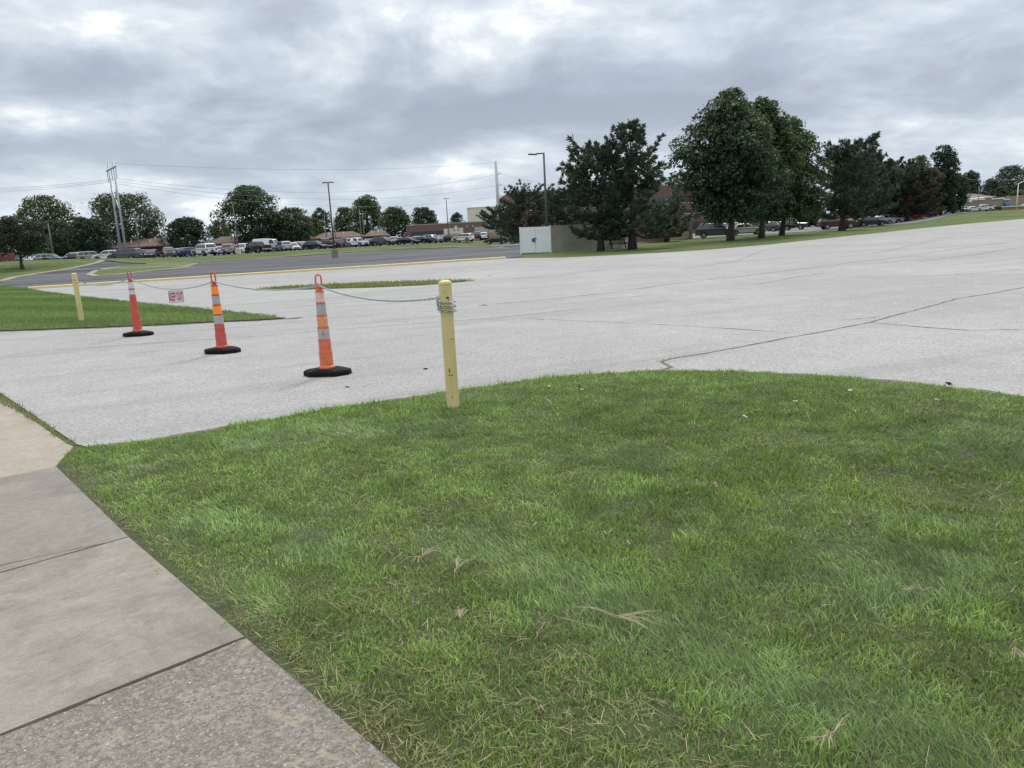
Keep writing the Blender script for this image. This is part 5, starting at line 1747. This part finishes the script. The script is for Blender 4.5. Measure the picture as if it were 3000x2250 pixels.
MB().path([(0, 0, -.05), (0, 0, .75)], .05, 8).build('post', M_WHITE, t)
MB().box((.02, 0, .98), (.10, .10, .50)).build('upper_post', mat('tan_wood', (.35, .19, .12), .8), t)
MB().box((.10, 0, 1.20), (.62, .05, .16)).build('board', mat('tan_wood', (.35, .19, .12), .8), t, bevel=.01)

# ================================================================== POLES AND WIRES
def pole_thing(name, label, cat, base, h, r, m, group=None, rz=0):
    t = thing(name, label, cat, base, rz, group)
    MB().path([(0, 0, -.1), (0, 0, h * .5), (0, 0, h)], [r, r * .85, r * .7], 10).build('pole', m, t, smooth=True)
    return t


GLAMP = 'parking lot lamps'
b_, h_, _ = ptop(982, 756, 963, 533)
t = pole_thing('lamp_post', 'tall lamp with two flat heads on a concrete base in the dark lane', 'lamp', b_ + Vector((0, 0, .03)), h_, .10, M_DARKPOLE, GLAMP)
MB().lathe([(.33, 0), (.33, .88), (.30, .93)], 20).build('concrete_base', mat('pole_concrete', (.20, .185, .16), .9, .2, 5, .3), t)
mb = MB()
for sgn in (-1, 1):
    mb.box((sgn * .36, 0, h_ - .05), (.46, .32, .09), Matrix.Rotation(sgn * .10, 3, 'Y')); mb.box((sgn * .12, 0, h_ - .07), (.2, .07, .07))
mb.build('lamp_head', M_DARKPOLE, t, bevel=.02)
b_, h_, _ = ptop(1605, 738, 1594, 446)
t = pole_thing('lamp_post', 'dark square lamp with one arm beside the white gate', 'lamp', b_, h_, .11, M_DARKPOLE, GLAMP, R(6))
MB().box((0, 0, .06), (.95, .85, .30)).build('concrete_base', mat('pole_concrete', (.20, .185, .16), .9, .2, 5, .3), t, bevel=.02)
mb = MB(); mb.box((-.30, 0, h_ - .05), (.62, .09, .10)); mb.box((-.92, 0, h_ - .10), (.72, .30, .10), Matrix.Rotation(.05, 3, 'Y'))
mb.build('lamp_head', M_DARKPOLE, t, bevel=.02)
b_ = lot_at(699, 741, 116)
tp = AT(684, 591, 116)
t = pole_thing('lamp_post', 'slim lamp on a beige concrete base between the tan minivan and a white suv', 'lamp', b_, tp.z - b_.z, .10, M_WOODPOLE, GLAMP)
MB().box((0, 0, .42), (.62, .62, .86)).build('concrete_base', mat('beige_concrete', (.50, .44, .33), .8, .1, 4), t, bevel=.02)
MB().box((-.2, 0, tp.z - b_.z - .03), (.9, .28, .09)).build('lamp_head', M_WOODPOLE, t, bevel=.02)
b_ = lot_at(1315, 703, 168); tp = AT(1305, 582, 168)
t = pole_thing('lamp_post', 'slim lamp with two flat heads before the low brick building', 'lamp', b_, tp.z - b_.z, .11, M_DARKPOLE, GLAMP)
mb = MB()
for sgn in (-1, 1): mb.box((sgn * .40, 0, tp.z - b_.z), (.62, .34, .10), Matrix.Rotation(sgn * .12, 3, 'Y'))
mb.build('lamp_head', M_DARKPOLE, t, bevel=.02)
p0 = AT(2978, 612, 180); b_ = Vector((p0.x, p0.y, zs(p0.x, p0.y))); tp = AT(2984, 538, 180)
t = pole_thing('lamp_post', 'white lamp with an arm to the right at the right photo edge', 'lamp', b_, tp.z - b_.z, .12, M_WHITE, GLAMP)
mb = MB(); mb.path([(0, 0, tp.z - b_.z - .05), (.7, 0, tp.z - b_.z + .30), (1.25, 0, tp.z - b_.z + .42)], .08, 8); mb.box((1.5, 0, tp.z - b_.z + .44), (.7, .3, .12))
mb.build('lamp_arm', M_WHITE, t)
GP_ = 'wooden poles behind the car row'
for (px, py, tx, ty, Y, r, lab) in [
    (157, 752, 140, 655, 138, .13, 'pale wooden pole before the dark bluish round trees at left'),
    (150, 752, 142, 665, 150, .09, 'thin grey post just left of the pale wooden pole'),
    (410, 735, 392, 640, 140, .12, 'wooden pole just right of the twin steel pylon'),
    (488, 732, 475, 625, 138, .13, 'wooden pole left of the low domed tree'),
    (690, 722, 676, 634, 170, .09, 'thin pole right behind the slim lamp with the beige base'),
    (957, 706, 949, 626, 165, .12, 'wooden pole left of the tall double headed lamp'),
    (984, 704, 976, 636, 165, .12, 'short wooden pole right of the tall double headed lamp'),
    (1060, 704, 1050, 612, 170, .13, 'wooden pole left of the pole with the grey transformer'),
    (1068, 702, 1057, 625, 172, .12, 'wooden pole carrying a grey transformer'),
    (1091, 700, 1086, 638, 185, .10, 'shorter pole before the pale garage wall'),
    (1318, 690, 1315, 655, 162, .08, 'brown post in front of the white container'),
    (2864, 622, 2866, 545, 215, .10, 'thin grey pole standing before the tan store')]:
    p0 = AT(px, py, Y); b_ = Vector((p0.x, p0.y, zs(p0.x, p0.y))); tp = AT(tx, ty, Y)
    t = pole_thing('utility_pole', lab, 'pole', b_, tp.z - b_.z, r, M_WOODPOLE, GP_)
    if 'transformer' in lab and 'carrying' in lab:
        MB().lathe([(.22, -.5), (.26, -.45), (.26, .4), (.2, .5)], 14, (.42, -.1, (tp.z - b_.z) * .72)).build('transformer', M_STEEL, t)
        MB().box((0, 0, (tp.z - b_.z) * .9), (1.6, .09, .10)).build('crossarm', M_WOODPOLE, t)

# twin steel pylon seen nearly edge-on, and the steel monopole
YP = 142
pA, pB_ = AT(355, 742, YP), AT(370, 742, YP - 3.6)
zA = zs(pA.x, pA.y)
t = thing('steel_pylon', 'twin legged grey steel pylon rising behind the car row', 'pylon', (pA.x, pA.y, zA))
tA, tB = AT(317, 474, YP), AT(327, 469, YP - 3.6)
rel = lambda p: Vector(p) - Vector((pA.x, pA.y, zA))
HA, HB = tA.z - zA, tB.z - zA
dB = Vector((pB_.x - pA.x, pB_.y - pA.y, 0))
MB().path([(0, 0, -.2), (0, 0, HA)], [.23, .12], 12).build('leg', M_STEEL, t, smooth=True)
MB().path([tuple(dB + Vector((0, 0, -.2))), tuple(dB + Vector((0, 0, HB)))], [.23, .12], 12).build('leg', M_STEEL, t, smooth=True)
zc_ = AT(320, 498, YP).z - zA
ext = dB.normalized()
MB().path([tuple(-ext * 1.9 + Vector((0, 0, zc_))), tuple(dB + ext * 1.9 + Vector((0, 0, zc_)))],   .16, 8).build('crossarm', M_STEEL, t)
mb = MB(); z1_, z2_ = zc_ - 3.2, zc_ - 7.5
mb.path([(0, 0, z1_), tuple(dB + Vector((0, 0, z2_)))], .10, 6); mb.path([tuple(dB + Vector((0, 0, z1_))), (0, 0, z2_)], .10, 6)
mb.build('cross_brace', M_STEEL, t)
ins = []
for k in (-1.6, (dB.length) / 2, dB.length + 1.6):
    q = ext * k + Vector((0, 0, zc_))
    MB().path([tuple(q), tuple(q - Vector((0, 0, 2.0)))], .07, 6).build('insulator', M_STEEL, t)
    ins.append(Vector((pA.x, pA.y, zA)) + q - Vector((0, 0, 2.05)))
YM = 215
pm = AT(1464, 690, YM); zm = zs(pm.x, pm.y); tm = AT(1448, 473, YM); HM = tm.z - zm
t = thing('steel_monopole', 'single grey steel power pole with three bracket arms behind the pines', 'pylon', (pm.x, pm.y, zm))
MB().path([(0, 0, -.2), (0, 0, HM)], [.52, .34], 14).build('pole', M_STEEL, t, smooth=True)
arms = []
for (ay,) in ((508,), (541,), (574,)):
    za = AT(1461, ay, YM).z - zm
    mb = MB(); mb.path([(.3, 0, za + .45), (1.15, 0, za)], .06, 6); mb.path([(.3, 0, za - .42), (1.15, 0, za)], .10, 6)
    mb.build('bracket_arm', M_STEEL, t)
    arms.append(Vector((pm.x + 1.15, pm.y, zm + za)))
M_WIRE = mat('wire', (.16, .18, .20), .6)
GW = 'power lines between the pylons'
def wire(a, c, sag, lab, r=.024):
    mb = MB(); mb.path(sagline(a, c, sag, 28), r, 5, caps=False)
    tag(mb.build('power_line', M_WIRE), lab, 'power line', GW)
names = ['upper', 'middle', 'lowest']
for k in range(3):
    wire(ins[2 - k], arms[k], 3.6, '%s power line sagging from the twin pylon to the single pole' % names[k])
    wire(ins[2 - k], AT(-220, 552 + 6 * k, 200 + 6 * k), .8, '%s power line running from the twin pylon to the left photo edge' % names[k])
    wire(arms[k], AT(1990, 545 + 28 * k, 190), 2.5, '%s power line running right from the single pole behind the pines' % names[k])
wire(Vector((tA.x, tA.y, tA.z - .2)), Vector((tm.x, tm.y, tm.z - .3)), 1.5, 'faint top wire between the twin pylon and the single pole', .02)
wire(AT(2820, 524, 260), AT(3080, 520, 240), .6, 'thin wire crossing the hazy trees at the right edge', .03)

# ================================================================== BUILDINGS
M_BRICK = mat('brown_brick', (.165, .105, .085), .9, .12, 2.5, .2)
M_BRICK2 = mat('red_brick', (.150, .092, .076), .9, .12, 2.5, .2)
M_TANB = mat('tan_brick', (.27, .215, .165), .9, .10, 2.0, .2)
M_DWIN = mat('dark_glass', (.016, .022, .034), .12, spec=.7)
M_CREAM = mat('cream_panel', (.50, .49, .42), .8, .05, 1.5)
M_SHING = mat('brown_shingle', (.120, .082, .064), .95, .22, 1.2, .3)
M_COPING = mat('coping', (.34, .31, .28), .8, .08, 2)


def span(pl, pr, Yl, Yr, depth):
    """footprint frame from two photo pixels: origin, unit along, unit back, length"""
    a, c = AT(pl[0], pl[1], Yl), AT(pr[0], pr[1], Yr)
    d = Vector((c.x - a.x, c.y - a.y, 0)); L = d.length; d.normalize()
    bk = Vector((-d.y, d.x, 0))
    if bk.y < 0: bk = -bk
    return a, d, bk, L


def bld(label, pl, pr, Yl, Yr, depth, m, coping=True, cat='building', h=None):
    a, d, bk, L = span(pl, pr, Yl, Yr, depth)
    z0 = zs(a.x, a.y); H_ = (h if h else a.z - z0)
    t = thing('building', label, cat, (a.x, a.y, z0), math.atan2(d.y, d.x))
    MB().box((L / 2, depth / 2, H_ / 2 - .2), (L, depth, H_ + .4)).build('wall', m, t)
    if coping:
        MB().box((L / 2, depth / 2, H_ + .11), (L + .16, depth + .16, .22)).build('coping', M_COPING, t)
    return t, L, H_


def strip_window(t, x0, x1, z0, z1, m=None, n=6):
    f = MB().box(((x0 + x1) / 2, .02, (z0 + z1) / 2), (x1 - x0, .10, z1 - z0)).build('window', m or M_DWIN, t)
    mb = MB()
    for i in range(1, n):
        mb.box((x0 + (x1 - x0) * i / n, -.05, (z0 + z1) / 2), (.07, .06, z1 - z0))
    mb.box(((x0 + x1) / 2, -.055, z0 - .04), (x1 - x0 + .1, .12, .08))
    mb.build('frame', M_TRIM, f)


# low brick building behind the car row
t, L, H_ = bld('long low brown brick building with dark strip windows', (1190, 662), (1640, 640), 196, 196, 26, M_BRICK)
strip_window(t, 1.0, 9.8, H_ - 3.3, H_ - 1.6); strip_window(t, 11.0, 14.2, H_ - 3.0, H_ - 1.7, n=3); strip_window(t, 18.2, 25.2, H_ - 3.1, H_ - 1.3)
MB().box((27, -.10, 1.55), (11, .10, 3.0)).build('lower_wall', mat('tan_stucco', (.33, .22, .13), .9, .1, 2), t)
MB().box((12.6, -.12, H_ - 1.1), (.75, .08, 1.0)).build('wall_sign', mat('sign_pale', (.50, .56, .52), .6), t)
for x in (15.5, 17.0): MB().box((x, -.10, H_ - .9), (.35, .2, .2)).build('wall_light', M_WHITE, t)
for x in (10.6, 14.8): MB().box((x, 3, H_ + .42), (.7, .7, .45)).build('roof_vent', M_CREAM, t)
# plant room on its roof
a = AT(1373, 610, 212); z0 = a.z - 4.3
t = thing('building', 'pale grey windowless plant room standing up behind the low brick building', 'building', (a.x, a.y, 0), R(6))
MB().box((6, 4, a.z / 2), (12, 8, a.z)).build('wall', M_CREAM, t)
MB().box((6, 4, a.z + .08), (12.2, 8.2, .16)).build('coping', M_COPING, t)
# white containers and the tan fence before it
p = lot_at(1352, 700, 180)
a, d, bk, L = span((1300, 676), (1355, 672), 180, 180, 1)
t = thing('storage_container', 'white storage container above the tan fence before the low brick building', 'container', (a.x, a.y, zs(a.x, a.y) + .9), math.atan2(d.y, d.x))
MB().box((L / 2, 1.2, 1.15), (L, 2.4, 2.0)).build('box', mat('container_white', (.56, .53, .46), .7, .06, 2), t, bevel=.03)
for x in (L * .55, L * .78): MB().box((x, -.02, 1.75), (.5, .06, .22)).build('vent', M_TRIM, t)
a, d, bk, L = span((1285, 693), (1500, 678), 176, 172, 1)
zf_ = zs(a.x, a.y)
t = thing('board_fence', 'tan board fence behind the clean white suv', 'fence', (a.x, a.y, zf_), math.atan2(d.y, d.x))
mb = MB()
n_ = int(L / .5)
for i in range(n_): mb.box((L * (i + .5) / n_, (i % 2) * .02, .85), (L / n_ - .012, .06, 1.9))
mb.build('board_panel', mat('tan_board', (.36, .25, .155), .9, .12, 3), t)
a, d, bk, L = span((1390, 672), (1470, 664), 186, 186, 1)
t = thing('equipment_unit', 'grey metal rooftop style unit over the tan fence by the sprawling pine', 'equipment', (a.x, a.y, zs(a.x, a.y)), math.atan2(d.y, d.x))
MB().box((L * .25, 1, 1.6), (L * .48, 2, 3.0)).build('housing', M_STEEL, t, bevel=.04); MB().box((L * .75, 1, 1.95), (L * .48, 2, 3.7)).build('housing', M_STEEL, t, bevel=.04)

# tall brick hospital-like block behind the pines
t, L, H_ = bld('big multi storey red brick building behind the pines', (1490, 566), (2300, 490), 215, 222, 40, M_BRICK2)
for k, zb in enumerate((H_ - 4.6, H_ - 8.6, H_ - 12.6)):
    strip_window(t, 2.0, L - 2, zb, zb + 1.7, mat('greenish_glass', (.040, .055, .055), .15, spec=.7), 26)
    MB().box((L / 2, -.06, zb - .35), (L - 3, .10, .30)).build('sill_band', M_COPING, t)
MB().box((L * .585, 6, H_ + 1.1), (7, 9, 2.0)).build('penthouse', M_CREAM, t)
MB().box((14.6, -.10, H_ - 1.6), (.9, .16, 3.2)).build('downpipe_cover', M_WHITE, t)
t, L, H_ = bld('single storey brick wing between the pines and the bin enclosure', (1920, 632), (2075, 622), 150, 152, 12, M_BRICK2)
strip_window(t, 6.5, 9.5, 1.0, 2.3, n=3)
a, d, bk, L = span((1572, 668), (1632, 662), 128, 128, 1)
t = thing('equipment_unit', 'pale blue grey cabinet showing above the white gate behind the lamp', 'equipment', (a.x, a.y, zs(a.x, a.y)), math.atan2(d.y, d.x))
hh = AT(1600, 657, 128).z - zs(a.x, a.y)
MB().box((L / 2, 1, hh / 2), (L, 2, hh)).build('housing', mat('cabinet_blue', (.34, .42, .47), .6, .05, 2), t, bevel=.04)
MB().box((L * .32, -.02, hh * .55), (.05, .04, hh * .8)).build('door_seam', M_TRIM, t)

# brown shingled bungalows left of it
def bungalow(label, pl, pr, Y, depth, ridge_px, eave, side_gable=None):
    a, d, bk, L = span(pl, pr, Y, Y, depth)
    z0 = zs(a.x, a.y); ze = a.z - z0
    t = thing('bungalow', label, 'building', (a.x, a.y, z0), math.atan2(d.y, d.x))
    MB().box((L / 2, depth / 2, ze / 2), (L - 1.2, depth - 1.2, ze)).build('wall', mat('dark_brick', (.060, .040, .036), .9, .15, 2), t)
    zr = AT(ridge_px[0], ridge_px[1], Y + depth / 2).z - z0
    hip = min(3.0, L * .2)
    vs = [(0, 0, ze), (L, 0, ze), (L, depth, ze), (0, depth, ze), (hip, depth / 2, zr), (L - hip, depth / 2, zr),
          (0, 0, ze - .22), (L, 0, ze - .22), (L, depth, ze - .22), (0, depth, ze - .22)]
    MB().add(vs, [(0, 1, 5, 4), (2, 3, 4, 5), (1, 2, 5), (3, 0, 4), (0, 6, 7, 1), (1, 7, 8, 2), (2, 8, 9, 3), (3, 9, 6, 0), (6, 9, 8, 7)]).build('roof', M_SHING, t)
    n = max(2, int(L / 5))
    for i in range(n):
        strip_window(t, 1.6 + (L - 3.2) * i / n + .6, 1.6 + (L - 3.2) * i / n + 2.4, .9, 2.1, n=2)
        for o_ in t.children[-1:]: o_.location.y = .58
    for i in range(2):
        x = L * (.35 + .3 * i)
        MB().path([(x, depth * .28, ze + (zr - ze) * .5), (x, depth * .28, ze + (zr - ze) * .56 + .55)], .12, 8).build('vent_pipe', M_WHITE, t)
    return t


bungalow('brown shingled bungalow behind the twin steel pylon', (300, 728), (487, 722), 168, 12, (400, 701), 3)
bungalow('brown shingled bungalow between the domed tree and the biggest dark tree', (600, 716), (700, 710), 172, 12, (640, 694), 3)
bungalow('brown shingled bungalow mostly hidden by the biggest dark tree', (745, 709), (900, 702), 178, 12, (800, 688), 3)
bungalow('brown shingled bungalow left and right of the tall double headed lamp', (905, 700), (1048, 692), 176, 12, (960, 681), 3)
tb = bungalow('brown shingled bungalow with a pale garage wall before it', (1064, 692), (1124, 688), 180, 11, (1088, 676), 3)
a, d, bk, L = span((1070, 700), (1113, 696), 176, 176, 1)
t = thing('garage_wall', 'pale low wall in front of the bungalow, right of the transformer pole', 'wall', (a.x, a.y, zs(a.x, a.y)), math.atan2(d.y, d.x))
hh = a.z - zs(a.x, a.y)
MB().box((L / 2, .15, hh / 2), (L, .3, hh)).build('panel', mat('garage_pale', (.46, .45, .36), .8, .05, 2), t); MB().box((L / 2, .15, hh + .05), (L + .1, .4, .1)).build('coping', M_COPING, t)

# tan store at the far right with stepped parapet
YS = 245
a, d, bk, L = span((2828, 612), (2955, 606), YS, YS, 14)
z0 = zs(a.x, a.y)
t = thing('store', 'tan brick store with a stepped white cornice and a blue awning', 'building', (a.x, a.y, z0), math.atan2(d.y, d.x))
sx = L / 127.0
wall = MB(); cor = MB()
for (p0_, p1_, py) in ((0, 16, 592), (16, 54, 586), (54, 75, 579), (75, 110, 583), (110, 127, 585)):
    hz = AT(2828 + (p0_ + p1_) / 2, py, YS).z - z0
    wall.box(((p0_ + p1_) / 2 * sx, 6, hz / 2), ((p1_ - p0_) * sx, 12, hz))
    cor.box(((p0_ + p1_) / 2 * sx, 5.9, hz + .12), ((p1_ - p0_) * sx + .2, 12.4, .34))
wall.build('wall', M_TANB, t); cor.build('cornice', M_WHITE, t)
hw_ = AT(2880, 603, YS).z - z0
for i in range(6):
    x0_ = (3 + 17.2 * i) * sx
    f = MB().box((x0_ + 6.6 * sx, -.02, hw_ / 2 + .1), (13.2 * sx, .12, hw_ - .2)).build('window', mat('store_glass', (.030, .036, .075), .15, spec=.7), t)
    mb = MB()
    for k in range(1, 3): mb.box((x0_ + 13.2 * sx * k / 3, -.10, hw_ / 2 + .1), (.07, .05, hw_ - .2))
    mb.build('frame', M_TRIM, f)
    MB().box((x0_ - 2 * sx, -.10, hw_ / 2), (2.2 * sx, .25, hw_)).build('pilaster', M_CREAM, t)
mb = MB(); n = 9; xa, xb = 111 * sx, 123 * sx; za = AT(2945, 592, YS).z - z0; zb = AT(2945, 606, YS).z - z0
vs = []
for i in range(n):
    g = math.pi / 2 * i / (n - 1)
    for x in (xa, xb): vs.append((x, -1.3 * math.sin(g), zb + (za - zb) * math.cos(g)))
mb.add(vs, [(2 * i, 2 * i + 1, 2 * i + 3, 2 * i + 2) for i in range(n - 1)] + [tuple([0] + [2 * i for i in range(1, n)]), tuple([1] + [2 * i + 1 for i in range(1, n)])])
mb.build('awning', mat('awning_blue', (.020, .085, .36), .7), t)
a, d, bk, L = span((2826, 582), (2925, 576), 268, 268, 14)
z0 = zs(a.x, a.y); ze = a.z - z0
t = thing('house', 'house with a grey brown hip roof rising behind the tan store', 'building', (a.x, a.y, z0), math.atan2(d.y, d.x))
MB().box((L / 2, 8, ze / 2), (L - 1, 15, ze)).build('wall', M_TANB, t)
zr = AT(2862, 566, 276).z - z0
MB().add([(0, 0, ze), (L, 0, ze), (L, 16, ze), (0, 16, ze), (L * .3, 8, zr), (L * .62, 8, zr)], [(0, 1, 5, 4), (2, 3, 4, 5), (1, 2, 5), (3, 0, 4), (0, 3, 2, 1)]).build('roof', mat('grey_shingle', (.145, .125, .125), .95, .15, 1.2), t)
MB().box((L * .55, 8, zr - .2), (.4, .4, 1.6)).build('chimney', M_BRICK2, t)
a, d, bk, L = span((2938, 607), (3100, 600), 215, 215, 1)
z0 = zs(a.x, a.y)
t = thing('brick_wall', 'low reddish wall with a white cap at the right photo edge', 'wall', (a.x, a.y, z0), math.atan2(d.y, d.x))
hh = a.z - z0
MB().box((L / 2, .2, hh / 2), (L, .4, hh)).build('wall_face', mat('red_wall', (.24, .13, .095), .9, .1, 2), t); MB().box((L / 2, .2, hh + .09), (L + .1, .7, .18)).build('cap', M_WHITE, t)
t, L, H_ = bld('corner of a tan building cut by the right photo edge', (2996, 574), (3100, 568), 250, 250, 12, M_TANB)
strip_window(t, 1, 5, 1, 2.6, n=3)

# ================================================================== FENCE ENCLOSURE, BINS, PICNIC TABLE
gA, gC = GT(1527, 745), GT(1614, 741)
H_F = 2.05
dg = Vector((gC.x - gA.x, gC.y - gA.y, 0)); Lg = dg.length
t = thing('fence_enclosure', 'tall tan and white panel fence enclosure with closed white double gates', 'fence', gA, math.atan2(dg.y, dg.x))
M_VINYL = mat('white_vinyl', (.74, .76, .77), .5, .03, 2)
M_TANV = mat('weathered_tan_boards', (.36, .345, .285), .8, .14, 1.1, .1)
inv = Matrix.Rotation(-math.atan2(dg.y, dg.x), 3, 'Z')
gE = GT(1815, 728) + Vector((1.5, 1.5, 0)); pe = inv @ (gE - gA)
for k, (xa, xb) in enumerate(((.06, Lg * .50 - .015), (Lg * .50 + .015, Lg - .06))):
    g_ = MB().box(((xa + xb) / 2, 0, H_F / 2 + (.03 if k else .05)), (xb - xa, .06, H_F - .08)).build('gate_leaf', M_VINYL, t, bevel=.008)
    if k == 0:
        MB().box((xb - .12, -.055, 1.05), (.26, .03, .28)).build('blue_notice', mat('notice_blue', (.055, .065, .26), .5), g_)
        MB().box((xb + .02, -.06, 1.20), (.22, .04, .05)).build('latch', M_TRIM, g_)
for x in (0.0, Lg): MB().box((x, 0, H_F / 2 + .02), (.11, .11, H_F + .08)).build('post', M_VINYL, t, bevel=.01)
def panel_run(p, q, name, m):
    p, q = Vector(p), Vector(q); L_ = (q - p).length; an = math.atan2(q.y - p.y, q.x - p.x); rot = Matrix.Rotation(an, 3, 'Z')
    mb = MB(); n = int(L_ / .20)
    for i in range(n):
        c = p.lerp(q, (i + .5) / n); mb.box((c.x, c.y, H_F / 2 + (.004 if i % 2 else 0)), (L_ / n - .012, .05 + (.034 if i % 2 else 0), H_F - .02), rot)
    o = mb.build(name, m, t)
    mb = MB(); c = (p + q) / 2; mb.box((c.x, c.y, H_F + .02), (L_, .09, .05), rot); mb.build('rail', m, o)
    MB().box((c.x, c.y, .06), (L_, .085, .10), rot).build('rail', m, o)
mid_ = Vector((Lg + .08, 0, 0)).lerp(Vector((pe.x, pe.y, 0)), .72)
panel_run((Lg + .08, .02, 0), (mid_.x, mid_.y, 0), 'board_panel', M_TANV)
panel_run((mid_.x + .06, mid_.y - .04, 0), (pe.x, pe.y, 0), 'board_panel', mat('pale_tan_boards', (.47, .45, .38), .8, .10, 1.1, .1))
panel_run((0, .12, 0), (pe.x - Lg - 1, pe.y + 2.5, 0), 'board_panel', M_TANV)
panel_run((pe.x - Lg - 1, pe.y + 2.5, 0), (pe.x, pe.y + .1, 0), 'board_panel', M_TANV)

pt = GT(1806, 728)
t = thing('picnic_table', 'dark wooden picnic table under the forked pine', 'table', pt + Vector((0, 0, 0)), R(12))
M_DWOOD = mat('dark_wood', (.040, .026, .028), .85, .25, 6, .3)
mb = MB()
for y in (-.28, -.09, .10, .29): mb.box((0, y, .75), (1.75, .17, .07))
mb.build('tabletop', M_DWOOD, t)
for s in (-1, 1):
    mb = MB(); mb.box((0, s * .72, .44), (1.75, .14, .07)); mb.box((0, s * .88, .44), (1.75, .14, .07)); mb.build('bench', M_DWOOD, t)
for x in (-.6, .6):
    for s in (-1, 1):
        MB().path([(x, s * .62, 0), (x, s * .22, .73)], .065, 6).build('leg', M_DWOOD, t)
    MB().box((x, 0, .40), (.045, 1.75, .10)).build('bench_beam', M_DWOOD, t)

bA, bC = GT(1960, 707), GT(2020, 701)
db = Vector((bC.x - bA.x, bC.y - bA.y, 0)); Lb = db.length
t = thing('bin_enclosure', 'brick bin enclosure with a tan board gate on the grass strip', 'enclosure', bA, math.atan2(db.y, db.x))
hb = AT(2040, 648, bC.y).z
M_BB = mat('bin_brick', (.135, .092, .068), .9, .12, 3, .2)
MB().box((Lb + .85, .3, hb / 2), (1.7, .3, hb)).build('brick_wall', M_BB, t); MB().box((.05, 1.9, hb / 2), (.3, 3.6, hb)).build('brick_wall', M_BB, t)
MB().box((Lb / 2 + .9, 3.9, hb / 2 + .3), (Lb + 2.0, .3, hb + .6)).build('brick_wall', M_BB, t); MB().box((Lb + 1.58, 2.1, hb / 2), (.28, 3.3, hb)).build('brick_wall', M_BB, t)
hg = AT(1990, 677, bA.y).z
mb = MB(); n = 12
for i in range(n): mb.box((.12 + (Lb - .2) * (i + .5) / n, 0, hg / 2 + .06), ((Lb - .2) / n - .008, .05, hg - .1))
mb.build('gate', mat('gate_tan', (.34, .255, .185), .85, .08, 4), t)
mb = MB(); mb.box((Lb / 2, -.01, hg + .03), (Lb + .1, .12, .08)); mb.box((.03, -.01, hg / 2), (.10, .12, hg)); mb.box((Lb + .02, -.01, hg / 2 + .05), (.10, .13, hg + .1))
mb.build('gate_frame', mat('gate_brown', (.075, .035, .022), .8), t)
